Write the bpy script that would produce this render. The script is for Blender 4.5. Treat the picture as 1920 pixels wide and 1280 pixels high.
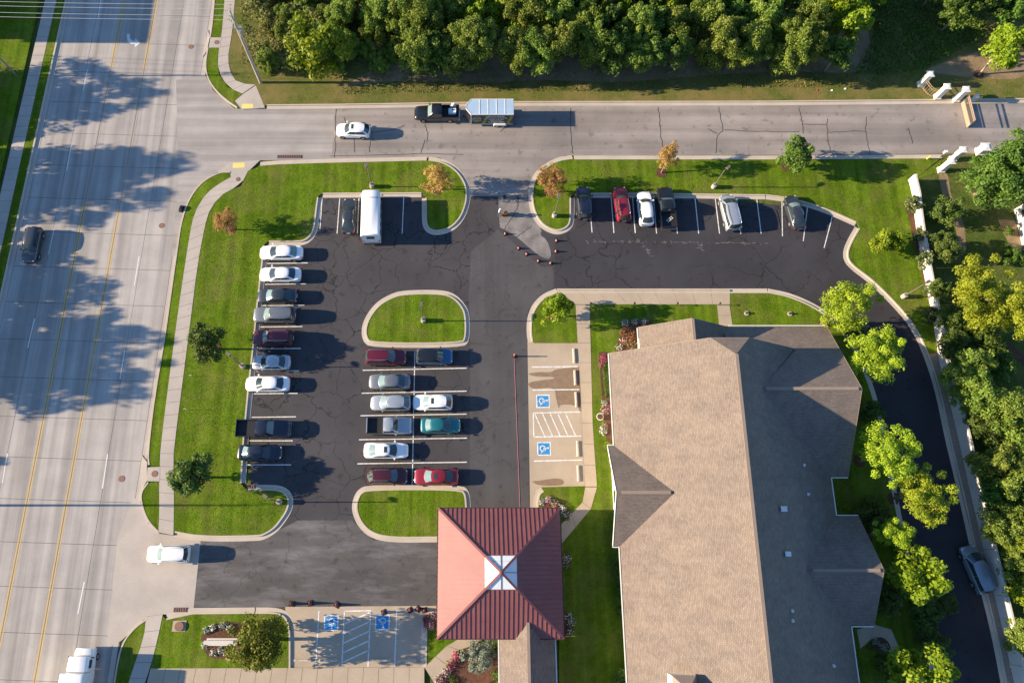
import bpy, bmesh, math, random
import numpy as np
from mathutils import Vector, Matrix, Euler

for _o in list(bpy.data.objects):
    bpy.data.objects.remove(_o, do_unlink=True)
S = bpy.context.scene
COL = S.collection
R = math.radians
random.seed(7)

# ---------------------------------------------------------------- camera, sky, sun, exposure
CAM_H, CAM_T, FPX, PPX, PPY = 84.0, R(16.25), 1390.0, 875.0, 640.0
cam_d = bpy.data.cameras.new('camera')
cam = bpy.data.objects.new('camera', cam_d)
COL.objects.link(cam)
cam.location = (0, 0, CAM_H)
cam.rotation_euler = (CAM_T, 0, 0)
cam_d.sensor_width = 36.0
cam_d.lens = 36.0 * FPX / 1920.0
cam_d.shift_x = (960.0 - PPX) / 1920.0
cam_d.clip_end = 5000
S.camera = cam

SUN_EL = R(18.0)
world = bpy.data.worlds.new('World')
S.world = world
world.use_nodes = True
wn = world.node_tree
bg = wn.nodes['Background']
sky = wn.nodes.new('ShaderNodeTexSky')
sky.sky_type = 'NISHITA'
sky.sun_disc = False
sky.sun_elevation = SUN_EL
sky.sun_rotation = R(270)
sky.air_density = 1.0
sky.dust_density = 0.2
sky.ozone_density = 4.5
wn.links.new(sky.outputs[0], bg.inputs[0])
bg.inputs[1].default_value = 0.098

sun_d = bpy.data.lights.new('sun', 'SUN')
sun_d.energy = 5.0
sun_d.angle = R(0.53)
sun_d.color = (1.0, 0.82, 0.585)
sun = bpy.data.objects.new('sun', sun_d)
COL.objects.link(sun)
sun.rotation_euler = Vector((math.cos(SUN_EL), 0.0, -math.sin(SUN_EL))).to_track_quat('-Z', 'Y').to_euler()
sun.location = (-60, 0, 60)

vs = S.view_settings
vs.view_transform = 'Standard'
vs.look = 'None'
vs.gamma = 1.0
vs.exposure = 1.4
S.render.resolution_x, S.render.resolution_y = 1024, 682

# ---------------------------------------------------------------- photogrammetry: photo pixel -> place on a level plane
_c, _s = math.cos(CAM_T), math.sin(CAM_T)
def at(px, py, h=0.0):
    u = (px - PPX) / FPX; v = (PPY - py) / FPX
    t = (CAM_H - h) / (_c - v * _s)
    return (u * t, (_s + v * _c) * t)
def W(pts, h=0.0):
    return [at(p[0], p[1], h) for p in pts]

# ---------------------------------------------------------------- materials
MATS = {}
def nodes_of(name):
    m = bpy.data.materials.new(name); m.use_nodes = True
    nt = m.node_tree
    return m, nt, nt.nodes['Principled BSDF']
def N(nt, t, **kw):
    n = nt.nodes.new(t)
    for k, v in kw.items(): setattr(n, k, v)
    return n
def ramp(nt, fac, stops):
    r = N(nt, 'ShaderNodeValToRGB')
    e = r.color_ramp.elements
    while len(e) < len(stops): e.new(0.5)
    for i, (p, c) in enumerate(stops):
        e[i].position = p; e[i].color = (c[0], c[1], c[2], 1)
    nt.links.new(fac, r.inputs[0]); return r.outputs[0]
def noise(nt, scale, detail=4, rough=0.6, vec=None, dist=0.0):
    n = N(nt, 'ShaderNodeTexNoise'); n.inputs['Scale'].default_value = scale
    n.inputs['Detail'].default_value = detail; n.inputs['Roughness'].default_value = rough
    n.inputs['Distortion'].default_value = dist
    if vec is not None: nt.links.new(vec, n.inputs['Vector'])
    return n.outputs[0]
def coords(nt, scale=(1,1,1), rotz=0.0):
    t = N(nt, 'ShaderNodeTexCoord'); mp = N(nt, 'ShaderNodeMapping')
    mp.inputs['Scale'].default_value = scale; mp.inputs['Rotation'].default_value = (0, 0, rotz)
    nt.links.new(t.outputs['Object'], mp.inputs[0]); return mp.outputs[0]
def mix(nt, fac, a, b, mode='MIX'):
    n = N(nt, 'ShaderNodeMix'); n.data_type = 'RGBA'; n.blend_type = mode
    for i, v in ((0, fac), (6, a), (7, b)):
        if isinstance(v, (int, float)): n.inputs[i].default_value = v
        elif isinstance(v, tuple): n.inputs[i].default_value = (v[0], v[1], v[2], 1)
        else: nt.links.new(v, n.inputs[i])
    return n.outputs[2]
def math_n(nt, op, a, b=0.0):
    n = N(nt, 'ShaderNodeMath', operation=op)
    for i, v in ((0, a), (1, b)):
        if isinstance(v, (int, float)): n.inputs[i].default_value = v
        else: nt.links.new(v, n.inputs[i])
    return n.outputs[0]
def bump(nt, b, h, strength, dist):
    bn = N(nt, 'ShaderNodeBump'); bn.inputs['Strength'].default_value = strength; bn.inputs['Distance'].default_value = dist
    nt.links.new(h, bn.inputs['Height']); nt.links.new(bn.outputs[0], b.inputs['Normal'])
def pmat(name, c1, c2=None, scale=1.0, rough=0.8, bs=0.0, bscale=20.0, bd=0.02, metal=0.0, coat=0.0, spec=0.3):
    m, nt, b = nodes_of(name)
    b.inputs['Roughness'].default_value = rough; b.inputs['Metallic'].default_value = metal
    b.inputs['Coat Weight'].default_value = coat; b.inputs['Coat Roughness'].default_value = 0.05
    b.inputs['Specular IOR Level'].default_value = spec
    if c2 is None: c2 = tuple(min(1, x * 1.12) for x in c1)
    v = coords(nt)
    nt.links.new(ramp(nt, noise(nt, scale, 5, 0.65, v), [(0.3, c1), (0.7, c2)]), b.inputs['Base Color'])
    if bs > 0: bump(nt, b, noise(nt, bscale, 4, 0.7, v), bs, bd)
    MATS[name] = m; return m

# concrete of the street: long stains along the wheel paths, finer mottling
def concrete(name, base, streak=0.0, rot=0.0, wet=False):
    m, nt, b = nodes_of(name)
    v = coords(nt)
    c = ramp(nt, noise(nt, 0.35, 5, 0.6, v), [(0.3, tuple(x*0.88 for x in base)), (0.7, tuple(x*1.08 for x in base))])
    if streak:
        vs_ = coords(nt, (0.55, 0.012, 1) if abs(rot) < 0.5 else (0.012, 0.55, 1))
        s = ramp(nt, noise(nt, 1.6, 3, 0.55, vs_), [(0.38, (1-streak,)*3), (0.62, (1.04,)*3)])
        c = mix(nt, 1.0, c, s, 'MULTIPLY')
    g = ramp(nt, noise(nt, 6, 6, 0.75, v), [(0.25, (0.9,)*3), (0.75, (1.06,)*3)])
    c = mix(nt, 1.0, c, g, 'MULTIPLY')
    nt.links.new(c, b.inputs['Base Color'])
    b.inputs['Roughness'].default_value = 0.85; b.inputs['Specular IOR Level'].default_value = 0.25
    bump(nt, b, noise(nt, 14, 5, 0.7, v), 0.25, 0.02)
    MATS[name] = m; return m
concrete('street_concrete', (0.405, 0.368, 0.338), 0.30, R(-1.8))
concrete('road_concrete', (0.37, 0.335, 0.31), 0.22, R(89))
concrete('walk_concrete', (0.44, 0.385, 0.335))
concrete('pad_concrete', (0.43, 0.345, 0.255))
concrete('kerb_concrete', (0.50, 0.43, 0.35))
concrete('wall_concrete', (0.60, 0.55, 0.49))
pmat('joint_dark', (0.10, 0.085, 0.075), rough=0.95)
pmat('wet_stain', (0.20, 0.135, 0.085), (0.27, 0.19, 0.12), 2.0, rough=0.45)

def asphalt(name, base, crack=0.6, wash=0.0, rot=0.0, streak=0.0, crack_scale=0.24):
    m, nt, b = nodes_of(name)
    v = coords(nt)
    c = ramp(nt, noise(nt, 0.14, 5, 0.6, v), [(0.3, tuple(x*0.80 for x in base)), (0.7, tuple(x*1.2 for x in base))])
    g = ramp(nt, noise(nt, 9, 6, 0.8, v), [(0.25, (0.86,)*3), (0.75, (1.12,)*3)])
    c = mix(nt, 1.0, c, g, 'MULTIPLY')
    c = mix(nt, 1.0, c, ramp(nt, noise(nt, 1.1, 3, 0.45, v), [(0.28, (0.70,)*3), (0.40, (1.0,)*3)]), 'MULTIPLY')
    if streak:
        s = ramp(nt, noise(nt, 1.2, 3, 0.5, coords(nt, (0.5, 0.02, 1) if abs(rot) < 0.5 else (0.02, 0.5, 1))), [(0.35, (1-streak,)*3), (0.65, (1+streak*0.6,)*3)])
        c = mix(nt, 1.0, c, s, 'MULTIPLY')
    if wash:
        w = ramp(nt, noise(nt, 0.5, 6, 0.7, coords(nt, (0.25, 1.0, 1))), [(0.48, (0, 0, 0)), (0.72, (wash,)*3)])
        c = mix(nt, w, c, (0.30, 0.29, 0.30))
    if crack:
        # tar-sealed cracks: warped cell borders, broken up by a second mask
        wv = N(nt, 'ShaderNodeVectorMath', operation='ADD')
        nn = N(nt, 'ShaderNodeTexNoise'); nn.inputs['Scale'].default_value = 0.45; nn.inputs['Detail'].default_value = 4
        nt.links.new(v, nn.inputs['Vector'])
        sc = N(nt, 'ShaderNodeVectorMath', operation='SCALE'); sc.inputs['Scale'].default_value = 2.6
        nt.links.new(nn.outputs[1], sc.inputs[0])
        nt.links.new(v, wv.inputs[0]); nt.links.new(sc.outputs[0], wv.inputs[1])
        vo = N(nt, 'ShaderNodeTexVoronoi'); vo.feature = 'DISTANCE_TO_EDGE'; vo.inputs['Scale'].default_value = crack_scale
        nt.links.new(wv.outputs[0], vo.inputs['Vector'])
        line = ramp(nt, vo.outputs['Distance'], [(0.006, (1, 1, 1)), (0.016, (0, 0, 0))])
        mask = ramp(nt, noise(nt, 0.10, 2, 0.5, v), [(0.41, (0, 0, 0)), (0.49, (crack,)*3)])
        k = mix(nt, 1.0, line, mask, 'MULTIPLY')
        c = mix(nt, k, c, (0.016, 0.014, 0.014))
    nt.links.new(c, b.inputs['Base Color'])
    b.inputs['Roughness'].default_value = 0.8; b.inputs['Specular IOR Level'].default_value = 0.25
    bump(nt, b, noise(nt, 30, 4, 0.8, v), 0.2, 0.01)
    MATS[name] = m; return m
asphalt('lot_asphalt', (0.057, 0.053, 0.057), 0.85, crack_scale=0.30)
asphalt('sealed_asphalt', (0.043, 0.041, 0.047), 0.8, crack_scale=0.22)
asphalt('fresh_asphalt', (0.078, 0.074, 0.077), 0.25, rot=0.0, streak=0.12)
asphalt('drive_asphalt', (0.095, 0.088, 0.086), 0.3, wash=0.45, rot=R(90), streak=0.15)
asphalt('black_asphalt', (0.040, 0.036, 0.040), 0.0)
asphalt('road_asphalt', (0.28, 0.247, 0.226), 0.0, rot=R(90), streak=0.24)
pmat('tar', (0.05, 0.042, 0.04), rough=0.7)
pmat('old_sealer', (0.13, 0.118, 0.112), (0.27, 0.245, 0.23), 0.7)
pmat('line_white', (0.46, 0.44, 0.42), (0.86, 0.85, 0.82), 3.2, rough=0.6)
pmat('street_white', (0.55, 0.54, 0.52), (0.70, 0.69, 0.67), 3, rough=0.7)
pmat('line_yellow', (0.50, 0.32, 0.08), (0.60, 0.41, 0.13), 3, rough=0.7)
pmat('line_faded', (0.33, 0.28, 0.235), (0.37, 0.32, 0.27), 3, rough=0.8)
pmat('tactile_yellow', (0.75, 0.55, 0.16), rough=0.7)
pmat('paint_blue', (0.008, 0.16, 0.44), (0.07, 0.31, 0.58), 3, rough=0.6)

def grass(name, a, b2, dry=0.25, stripes=0.0, srot=0.0):
    m, nt, b = nodes_of(name)
    v = coords(nt)
    c = ramp(nt, noise(nt, 0.5, 6, 0.7, v), [(0.32, a), (0.68, b2)])
    f = ramp(nt, noise(nt, 5.0, 6, 0.8, v), [(0.3, (0.55,)*3), (0.72, (1.38,)*3)])
    c = mix(nt, 1.0, c, f, 'MULTIPLY')
    if stripes:
        w = N(nt, 'ShaderNodeTexNoise'); w.inputs['Scale'].default_value = 1.0; w.inputs['Detail'].default_value = 2
        nt.links.new(coords(nt, (1.1, 0.03, 1), srot), w.inputs['Vector'])
        c = mix(nt, 1.0, c, ramp(nt, w.outputs[0], [(0.4, (1-stripes,)*3), (0.6, (1+stripes,)*3)]), 'MULTIPLY')
    d = ramp(nt, noise(nt, 0.22, 6, 0.75, v), [(0.47 if dry < 0.9 else 0.42, (0, 0, 0)), (0.72 if dry < 0.9 else 0.62, (dry,)*3)])
    c = mix(nt, d, c, (0.20, 0.16, 0.06))
    nt.links.new(c, b.inputs['Base Color'])
    b.inputs['Roughness'].default_value = 0.95; b.inputs['Specular IOR Level'].default_value = 0.04
    bump(nt, b, noise(nt, 7, 6, 0.85, v), 1.0, 0.14)
    MATS[name] = m; return m
grass('lawn_grass', (0.070, 0.132, 0.006), (0.134, 0.198, 0.014), 0.55, 0.16, R(-2))
grass('verge_grass', (0.085, 0.120, 0.020), (0.150, 0.150, 0.045), 0.95)
grass('rough_grass', (0.055, 0.090, 0.016), (0.095, 0.130, 0.030), 0.6)
pmat('dirt', (0.19, 0.135, 0.08), (0.29, 0.205, 0.12), 0.6, 0.95, 0.8, 4, 0.08)
pmat('mulch', (0.075, 0.035, 0.022), (0.14, 0.065, 0.04), 3, 0.95, 0.9, 9, 0.06)
pmat('gravel', (0.20, 0.15, 0.115), (0.36, 0.29, 0.23), 7, 0.95, 0.9, 9, 0.06)
pmat('bark', (0.16, 0.115, 0.08), (0.26, 0.20, 0.14), 4, 0.95, 0.6, 8, 0.03)
pmat('bark_pale', (0.34, 0.25, 0.17), (0.45, 0.34, 0.24), 4, 0.95, 0.6, 8, 0.03)

def leaf(name, dark, light, rough=0.55, trans=0.25):
    m, nt, b = nodes_of(name)
    a = N(nt, 'ShaderNodeAttribute'); a.attribute_name = 'tint'
    oi = N(nt, 'ShaderNodeObjectInfo')
    c = ramp(nt, a.outputs['Fac'], [(0.0, dark), (1.0, light)])
    hs = N(nt, 'ShaderNodeHueSaturation')
    nt.links.new(c, hs.inputs['Color'])
    nt.links.new(math_n(nt, 'ADD', math_n(nt, 'MULTIPLY', oi.outputs['Random'], 0.4), 0.8), hs.inputs['Value'])
    nt.links.new(math_n(nt, 'ADD', math_n(nt, 'MULTIPLY', oi.outputs['Random'], 0.03), 0.485), hs.inputs['Hue'])
    nt.links.new(hs.outputs[0], b.inputs['Base Color'])
    b.inputs['Roughness'].default_value = rough; b.inputs['Specular IOR Level'].default_value = 0.25
    tr = N(nt, 'ShaderNodeBsdfTranslucent'); nt.links.new(hs.outputs[0], tr.inputs[0])
    mx = N(nt, 'ShaderNodeMixShader'); mx.inputs[0].default_value = trans
    nt.links.new(b.outputs[0], mx.inputs[1]); nt.links.new(tr.outputs[0], mx.inputs[2])
    nt.links.new(mx.outputs[0], nt.nodes['Material Output'].inputs[0])
    MATS[name] = m; return m
leaf('leaf_green', (0.055, 0.110, 0.012), (0.13, 0.21, 0.03), trans=0.3)
leaf('leaf_dark', (0.042, 0.082, 0.012), (0.15, 0.20, 0.035), trans=0.3)
leaf('leaf_wood', (0.085, 0.15, 0.018), (0.29, 0.35, 0.055), trans=0.36)
leaf('leaf_lime', (0.13, 0.21, 0.008), (0.30, 0.38, 0.02), trans=0.38)
leaf('leaf_pine', (0.15, 0.22, 0.008), (0.40, 0.47, 0.03), trans=0.36)
leaf('leaf_orange', (0.32, 0.19, 0.05), (0.58, 0.38, 0.12), trans=0.4)
leaf('leaf_olive', (0.09, 0.125, 0.010), (0.26, 0.28, 0.03), trans=0.32)
leaf('leaf_sage', (0.15, 0.19, 0.13), (0.30, 0.35, 0.27))
leaf('leaf_scrub', (0.11, 0.14, 0.025), (0.27, 0.25, 0.07))
leaf('leaf_magnolia', (0.035, 0.07, 0.015), (0.20, 0.22, 0.09), rough=0.3)
leaf('flower_pink', (0.36, 0.03, 0.12), (0.62, 0.12, 0.28))
leaf('flower_white', (0.50, 0.50, 0.44), (0.80, 0.80, 0.74))
leaf('flower_red', (0.22, 0.05, 0.03), (0.42, 0.14, 0.08))

# roof shingles: courses of short tabs, mottled; grain follows the slope through object coordinates
def shingle(name, base, rotz):
    m, nt, b = nodes_of(name)
    v = coords(nt, (1, 1, 1), rotz)
    br = N(nt, 'ShaderNodeTexBrick'); br.offset = 0.5
    br.inputs['Scale'].default_value = 1.0; br.inputs['Brick Width'].default_value = 0.33; br.inputs['Row Height'].default_value = 0.14
    br.inputs['Mortar Size'].default_value = 0.018; br.inputs['Mortar Smooth'].default_value = 0.3; br.inputs['Bias'].default_value = 0.0
    br.inputs['Color1'].default_value = (*[x*0.86 for x in base], 1); br.inputs['Color2'].default_value = (*[x*1.14 for x in base], 1)
    br.inputs['Mortar'].default_value = (*[x*0.62 for x in base], 1)
    nt.links.new(v, br.inputs['Vector'])
    p = ramp(nt, noise(nt, 0.35, 5, 0.65, v), [(0.3, (0.90, 0.90, 0.92)), (0.7, (1.08, 1.06, 1.03))])
    c = mix(nt, 1.0, br.outputs[0], p, 'MULTIPLY')
    c = mix(nt, 1.0, c, ramp(nt, noise(nt, 11, 4, 0.8, v), [(0.3, (0.85,)*3), (0.7, (1.12,)*3)]), 'MULTIPLY')
    c = mix(nt, 1.0, c, ramp(nt, noise(nt, 0.8, 4, 0.6, coords(nt, (0.12, 1.2, 1) if rotz else (1.2, 0.12, 1))), [(0.35, (0.90, 0.90, 0.91)), (0.6, (1.04,)*3)]), 'MULTIPLY')
    nt.links.new(c, b.inputs['Base Color']); b.inputs['Roughness'].default_value = 0.9
    b.inputs['Specular IOR Level'].default_value = 0.2
    bump(nt, b, br.outputs['Fac'], -0.25, 0.02)
    MATS[name] = m; return m
shingle('shingle_ns', (0.205, 0.165, 0.138), R(90))
shingle('shingle_ew', (0.20, 0.162, 0.138), 0.0)
pmat('ridge_cap', (0.24, 0.185, 0.15), rough=0.9)
pmat('trim_white', (0.66, 0.64, 0.60), rough=0.6)
pmat('wall_white', (0.70, 0.67, 0.60), (0.76, 0.73, 0.66), 1.5, 0.8)
pmat('brick_wall', (0.30, 0.17, 0.12), (0.36, 0.21, 0.15), 6, 0.9)
pmat('metal_red', (0.185, 0.056, 0.055), (0.235, 0.080, 0.074), 0.5, 0.55, metal=0.0, spec=0.5)
pmat('metal_rib', (0.205, 0.064, 0.062), rough=0.55, spec=0.5)
pmat('skylight', (0.62, 0.65, 0.66), (0.70, 0.72, 0.73), 2, 0.25, spec=0.5)
pmat('dark_trim', (0.07, 0.03, 0.03), rough=0.6)
pmat('steel', (0.42, 0.42, 0.42), rough=0.4, metal=0.7)
pmat('steel_dark', (0.05, 0.05, 0.052), rough=0.5, metal=0.3)
pmat('bronze_pole', (0.16, 0.135, 0.115), rough=0.5, metal=0.2)
pmat('lens', (0.55, 0.56, 0.55), rough=0.3)
pmat('wood_pole', (0.36, 0.32, 0.27), (0.46, 0.41, 0.35), 3, 0.9)
pmat('wire', (0.45, 0.45, 0.45), rough=0.5, metal=0.5)
pmat('iron_rust', (0.20, 0.10, 0.075), (0.27, 0.15, 0.11), 5, 0.8)
pmat('gate_iron', (0.30, 0.22, 0.15), rough=0.6)
pmat('pillar_cream', (0.72, 0.67, 0.57), (0.80, 0.75, 0.66), 2, 0.8)
pmat('cone_red', (0.32, 0.05, 0.04), rough=0.6)
pmat('cone_brown', (0.17, 0.055, 0.045), rough=0.7)
pmat('yellow_post', (0.75, 0.53, 0.06), rough=0.5)
pmat('rubber', (0.02, 0.02, 0.02), rough=0.85)
pmat('plastic_black', (0.022, 0.022, 0.024), rough=0.5)
pmat('rim', (0.42, 0.42, 0.43), rough=0.35, metal=0.7)
pmat('chrome', (0.6, 0.6, 0.6), rough=0.2, metal=0.9)
pmat('head_glass', (0.62, 0.64, 0.65), rough=0.12, coat=1.0)
pmat('tail_red', (0.36, 0.02, 0.02), rough=0.2, coat=1.0)
pmat('glass', (0.030, 0.045, 0.050), (0.035, 0.05, 0.055), 2, 0.06, spec=0.8)
pmat('glass_reflect', (0.15, 0.22, 0.22), (0.20, 0.27, 0.27), 2, 0.08, spec=0.8)  # sky reflection and light through the glass put into a paler base colour
pmat('plate', (0.7, 0.7, 0.68), rough=0.5)
pmat('skin', (0.45, 0.27, 0.19), rough=0.6)
pmat('cloth_white', (0.75, 0.74, 0.72), rough=0.9)
pmat('cloth_dark', (0.05, 0.055, 0.075), rough=0.9)
pmat('orange_plastic', (0.60, 0.19, 0.03), rough=0.5)
pmat('tape_pink', (0.62, 0.20, 0.24), rough=0.7)
pmat('decal_white', (0.60, 0.60, 0.58), rough=0.6)
pmat('decal_green', (0.22, 0.30, 0.07), (0.30, 0.38, 0.10), 4, rough=0.6)
pmat('trailer_black', (0.018, 0.018, 0.020), rough=0.35, coat=0.5)
pmat('trailer_roof', (0.40, 0.54, 0.68), (0.45, 0.59, 0.72), 1, 0.3, metal=0.2, spec=0.5)  # the sky's reflection is put into the blue of the base colour
pmat('tank_white', (0.66, 0.74, 0.78), rough=0.4)
def paint(name, c, metal=0.0):
    if name not in MATS:
        pmat(name, c, tuple(x*1.04 for x in c), 2, 0.32 if metal else 0.28, metal=metal, coat=1.0, spec=0.5)
    return name
paint('paint_white', (0.83, 0.82, 0.80)); paint('paint_silver', (0.44, 0.46, 0.48), 0.5); paint('paint_grey', (0.20, 0.21, 0.22), 0.5)
paint('paint_slate', (0.045, 0.052, 0.060), 0.4); paint('paint_navy', (0.010, 0.013, 0.028), 0.1); paint('paint_black', (0.010, 0.010, 0.012))
paint('paint_maroon', (0.115, 0.008, 0.018), 0.2); paint('paint_red', (0.24, 0.012, 0.024), 0.2); paint('paint_teal', (0.02, 0.17, 0.19), 0.4)
paint('paint_ocean', (0.02, 0.10, 0.22), 0.3); paint('paint_wine', (0.065, 0.008, 0.014), 0.2); paint('paint_bluegrey', (0.24, 0.28, 0.33), 0.5)
# ---------------------------------------------------------------- mesh helpers
class MB:
    """collects simple solids into one mesh"""
    def __init__(s): s.v = []; s.f = []
    def add(s, v, f):
        o = len(s.v); s.v += [tuple(p) for p in v]; s.f += [tuple(i + o for i in q) for q in f]; return s
    def box(s, cx, cy, cz, sx, sy, sz, rz=0.0, taper=1.0):
        c, n = math.cos(rz), math.sin(rz); vs_ = []
        for z, k in ((-sz/2, 1.0), (sz/2, taper)):
            for x, y in ((-1,-1),(1,-1),(1,1),(-1,1)):
                X, Y = x*sx/2*k, y*sy/2*k
                vs_.append((cx + X*c - Y*n, cy + X*n + Y*c, cz + z))
        return s.add(vs_, [(3,2,1,0),(4,5,6,7),(0,1,5,4),(1,2,6,5),(2,3,7,6),(3,0,4,7)])
    def prism(s, poly, z0, z1):
        n = len(poly)
        a = sum(poly[i][0]*poly[(i+1)%n][1]-poly[(i+1)%n][0]*poly[i][1] for i in range(n))
        if a < 0: poly = poly[::-1]
        v = [(p[0], p[1], z0) for p in poly] + [(p[0], p[1], z1) for p in poly]
        f = [tuple(range(n, 2*n))] + [(i, (i+1)%n, (i+1)%n+n, i+n) for i in range(n)]
        return s.add(v, f)
    def sheet(s, poly, z):
        n = len(poly)
        a = sum(poly[i][0]*poly[(i+1)%n][1]-poly[(i+1)%n][0]*poly[i][1] for i in range(n))
        if a < 0: poly = poly[::-1]
        return s.add([(p[0], p[1], z) for p in poly], [tuple(range(n))])
    def tube(s, pts, rad, n=8, cap=True):
        pts = [Vector(p) for p in pts]
        if isinstance(rad, (int, float)): rad = [rad]*len(pts)
        o = len(s.v)
        for i, p in enumerate(pts):
            d = (pts[min(i+1, len(pts)-1)] - pts[max(i-1, 0)]).normalized()
            a = d.cross(Vector((0, 0, 1)) if abs(d.z) < 0.95 else Vector((1, 0, 0))).normalized(); b = d.cross(a)
            for k in range(n):
                t = 2*math.pi*k/n; q = p + (a*math.cos(t) + b*math.sin(t))*rad[i]; s.v.append(tuple(q))
        for i in range(len(pts)-1):
            for k in range(n):
                s.f.append((o+i*n+k, o+i*n+(k+1)%n, o+(i+1)*n+(k+1)%n, o+(i+1)*n+k))
        if cap:
            s.f.append(tuple(o+k for k in range(n))[::-1]); s.f.append(tuple(o+(len(pts)-1)*n+k for k in range(n)))
        return s
    def cyl(s, x, y, z0, z1, r0, r1=None, n=20):
        r1 = r0 if r1 is None else r1
        o = len(s.v)
        for z, r in ((z0, r0), (z1, r1)):
            for k in range(n):
                t = 2*math.pi*k/n; s.v.append((x+r*math.cos(t), y+r*math.sin(t), z))
        for k in range(n): s.f.append((o+k, o+(k+1)%n, o+n+(k+1)%n, o+n+k))
        s.f.append(tuple(o+k for k in range(n))[::-1]); s.f.append(tuple(o+n+k for k in range(n)))
        return s
    def strip(s, a, b, z0, z1):
        """solid band between two polylines, from z0 up to z1"""
        o = len(s.v); n = len(a)
        for p, q in zip(a, b):
            s.v += [(p[0],p[1],z0),(p[0],p[1],z1),(q[0],q[1],z1),(q[0],q[1],z0)]
        for i in range(n-1):
            k = o+4*i
            for j in range(3): s.f.append((k+j, k+4+j, k+5+j, k+1+j))
        s.f.append((o, o+1, o+2, o+3)); k = o+4*(n-1); s.f.append((k+3, k+2, k+1, k))
        return s
    def mesh(s, name, mat, smooth=None):
        me = bpy.data.meshes.new(name); me.from_pydata(s.v, [], s.f)
        bm = bmesh.new(); bm.from_mesh(me); bmesh.ops.recalc_face_normals(bm, faces=bm.faces); bm.to_mesh(me); bm.free()
        if mat: me.materials.append(MATS[mat])
        if smooth is not None:
            me.polygons.foreach_set('use_smooth', [True]*len(me.polygons)); me.set_sharp_from_angle(angle=R(smooth))
        me.update(); return me
    def obj(s, name, mat, parent=None, smooth=None):
        return link(name, s.mesh(name, mat, smooth), parent)
def link(name, me, parent=None, loc=None, rz=None):
    o = bpy.data.objects.new(name, me); COL.objects.link(o)
    if parent: o.parent = parent
    if loc is not None: o.location = loc
    if rz is not None: o.rotation_euler = (0, 0, rz)
    return o
def sheet_up(me):
    """open sheets: make every face look up"""
    bm = bmesh.new(); bm.from_mesh(me)
    for f in bm.faces:
        f.normal_update()
        if f.normal.z < 0: f.normal_flip()
    bm.to_mesh(me); bm.free(); return me
def surf(name, poly, z, mat, parent=None):
    m = MB().sheet(poly, z); me = m.mesh(name, mat); sheet_up(me); return link(name, me, parent)
def struct(o): o['kind'] = 'structure'; return o
def tag(o, label, cat, group=None):
    o['label'] = label; o['category'] = cat
    if group: o['group'] = group
    return o
def thing(name, label, cat, loc=(0,0,0), rz=0.0, group=None):
    o = bpy.data.objects.new(name, None); COL.objects.link(o); o.location = loc; o.rotation_euler = (0, 0, rz)
    o.empty_display_size = 0.3
    return tag(o, label, cat, group)
def copy_tree(o, parent=None):
    c = o.copy(); COL.objects.link(c); c.parent = parent
    for ch in list(o.children): copy_tree(ch, c)
    return c
def chaikin(p, it=2):
    for _ in range(it):
        q = [p[0]]
        for a, b in zip(p[:-1], p[1:]):
            q += [(a[0]*.75+b[0]*.25, a[1]*.75+b[1]*.25), (a[0]*.25+b[0]*.75, a[1]*.25+b[1]*.75)]
        q.append(p[-1]); p = q
    return p
def offset(p, d, closed=False):
    """offset to the left by d"""
    out = []; n = len(p)
    for i in range(n):
        a = p[i-1] if (i > 0 or closed) else None; b = p[i]; c = p[(i+1) % n] if (i < n-1 or closed) else None
        def nrm(u, w):
            dx, dy = w[0]-u[0], w[1]-u[1]; l = math.hypot(dx, dy) or 1e-6; return (-dy/l, dx/l)
        if a is None: nx, ny = nrm(b, c)
        elif c is None: nx, ny = nrm(a, b)
        else:
            n1, n2 = nrm(a, b), nrm(b, c); sx, sy = n1[0]+n2[0], n1[1]+n2[1]; l2 = sx*sx+sy*sy
            if l2 < 0.3: nx, ny = n1
            else: nx, ny = 2*sx/l2, 2*sy/l2
        out.append((b[0]+nx*d, b[1]+ny*d))
    return out
def resample(p, n):
    L = [0]
    for a, b in zip(p[:-1], p[1:]): L.append(L[-1]+math.dist(a, b))
    out = []
    for k in range(n+1):
        t = L[-1]*k/n; i = 0
        while i < len(L)-2 and L[i+1] < t: i += 1
        f = (t-L[i])/max(1e-9, L[i+1]-L[i]); out.append((p[i][0]+(p[i+1][0]-p[i][0])*f, p[i][1]+(p[i+1][1]-p[i][1])*f))
    return out, L[-1]

# ---------------------------------------------------------------- the setting
struct(surf('ground', [(-900,-900),(900,-900),(900,1200),(-900,1200)], -0.05, 'rough_grass'))

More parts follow.
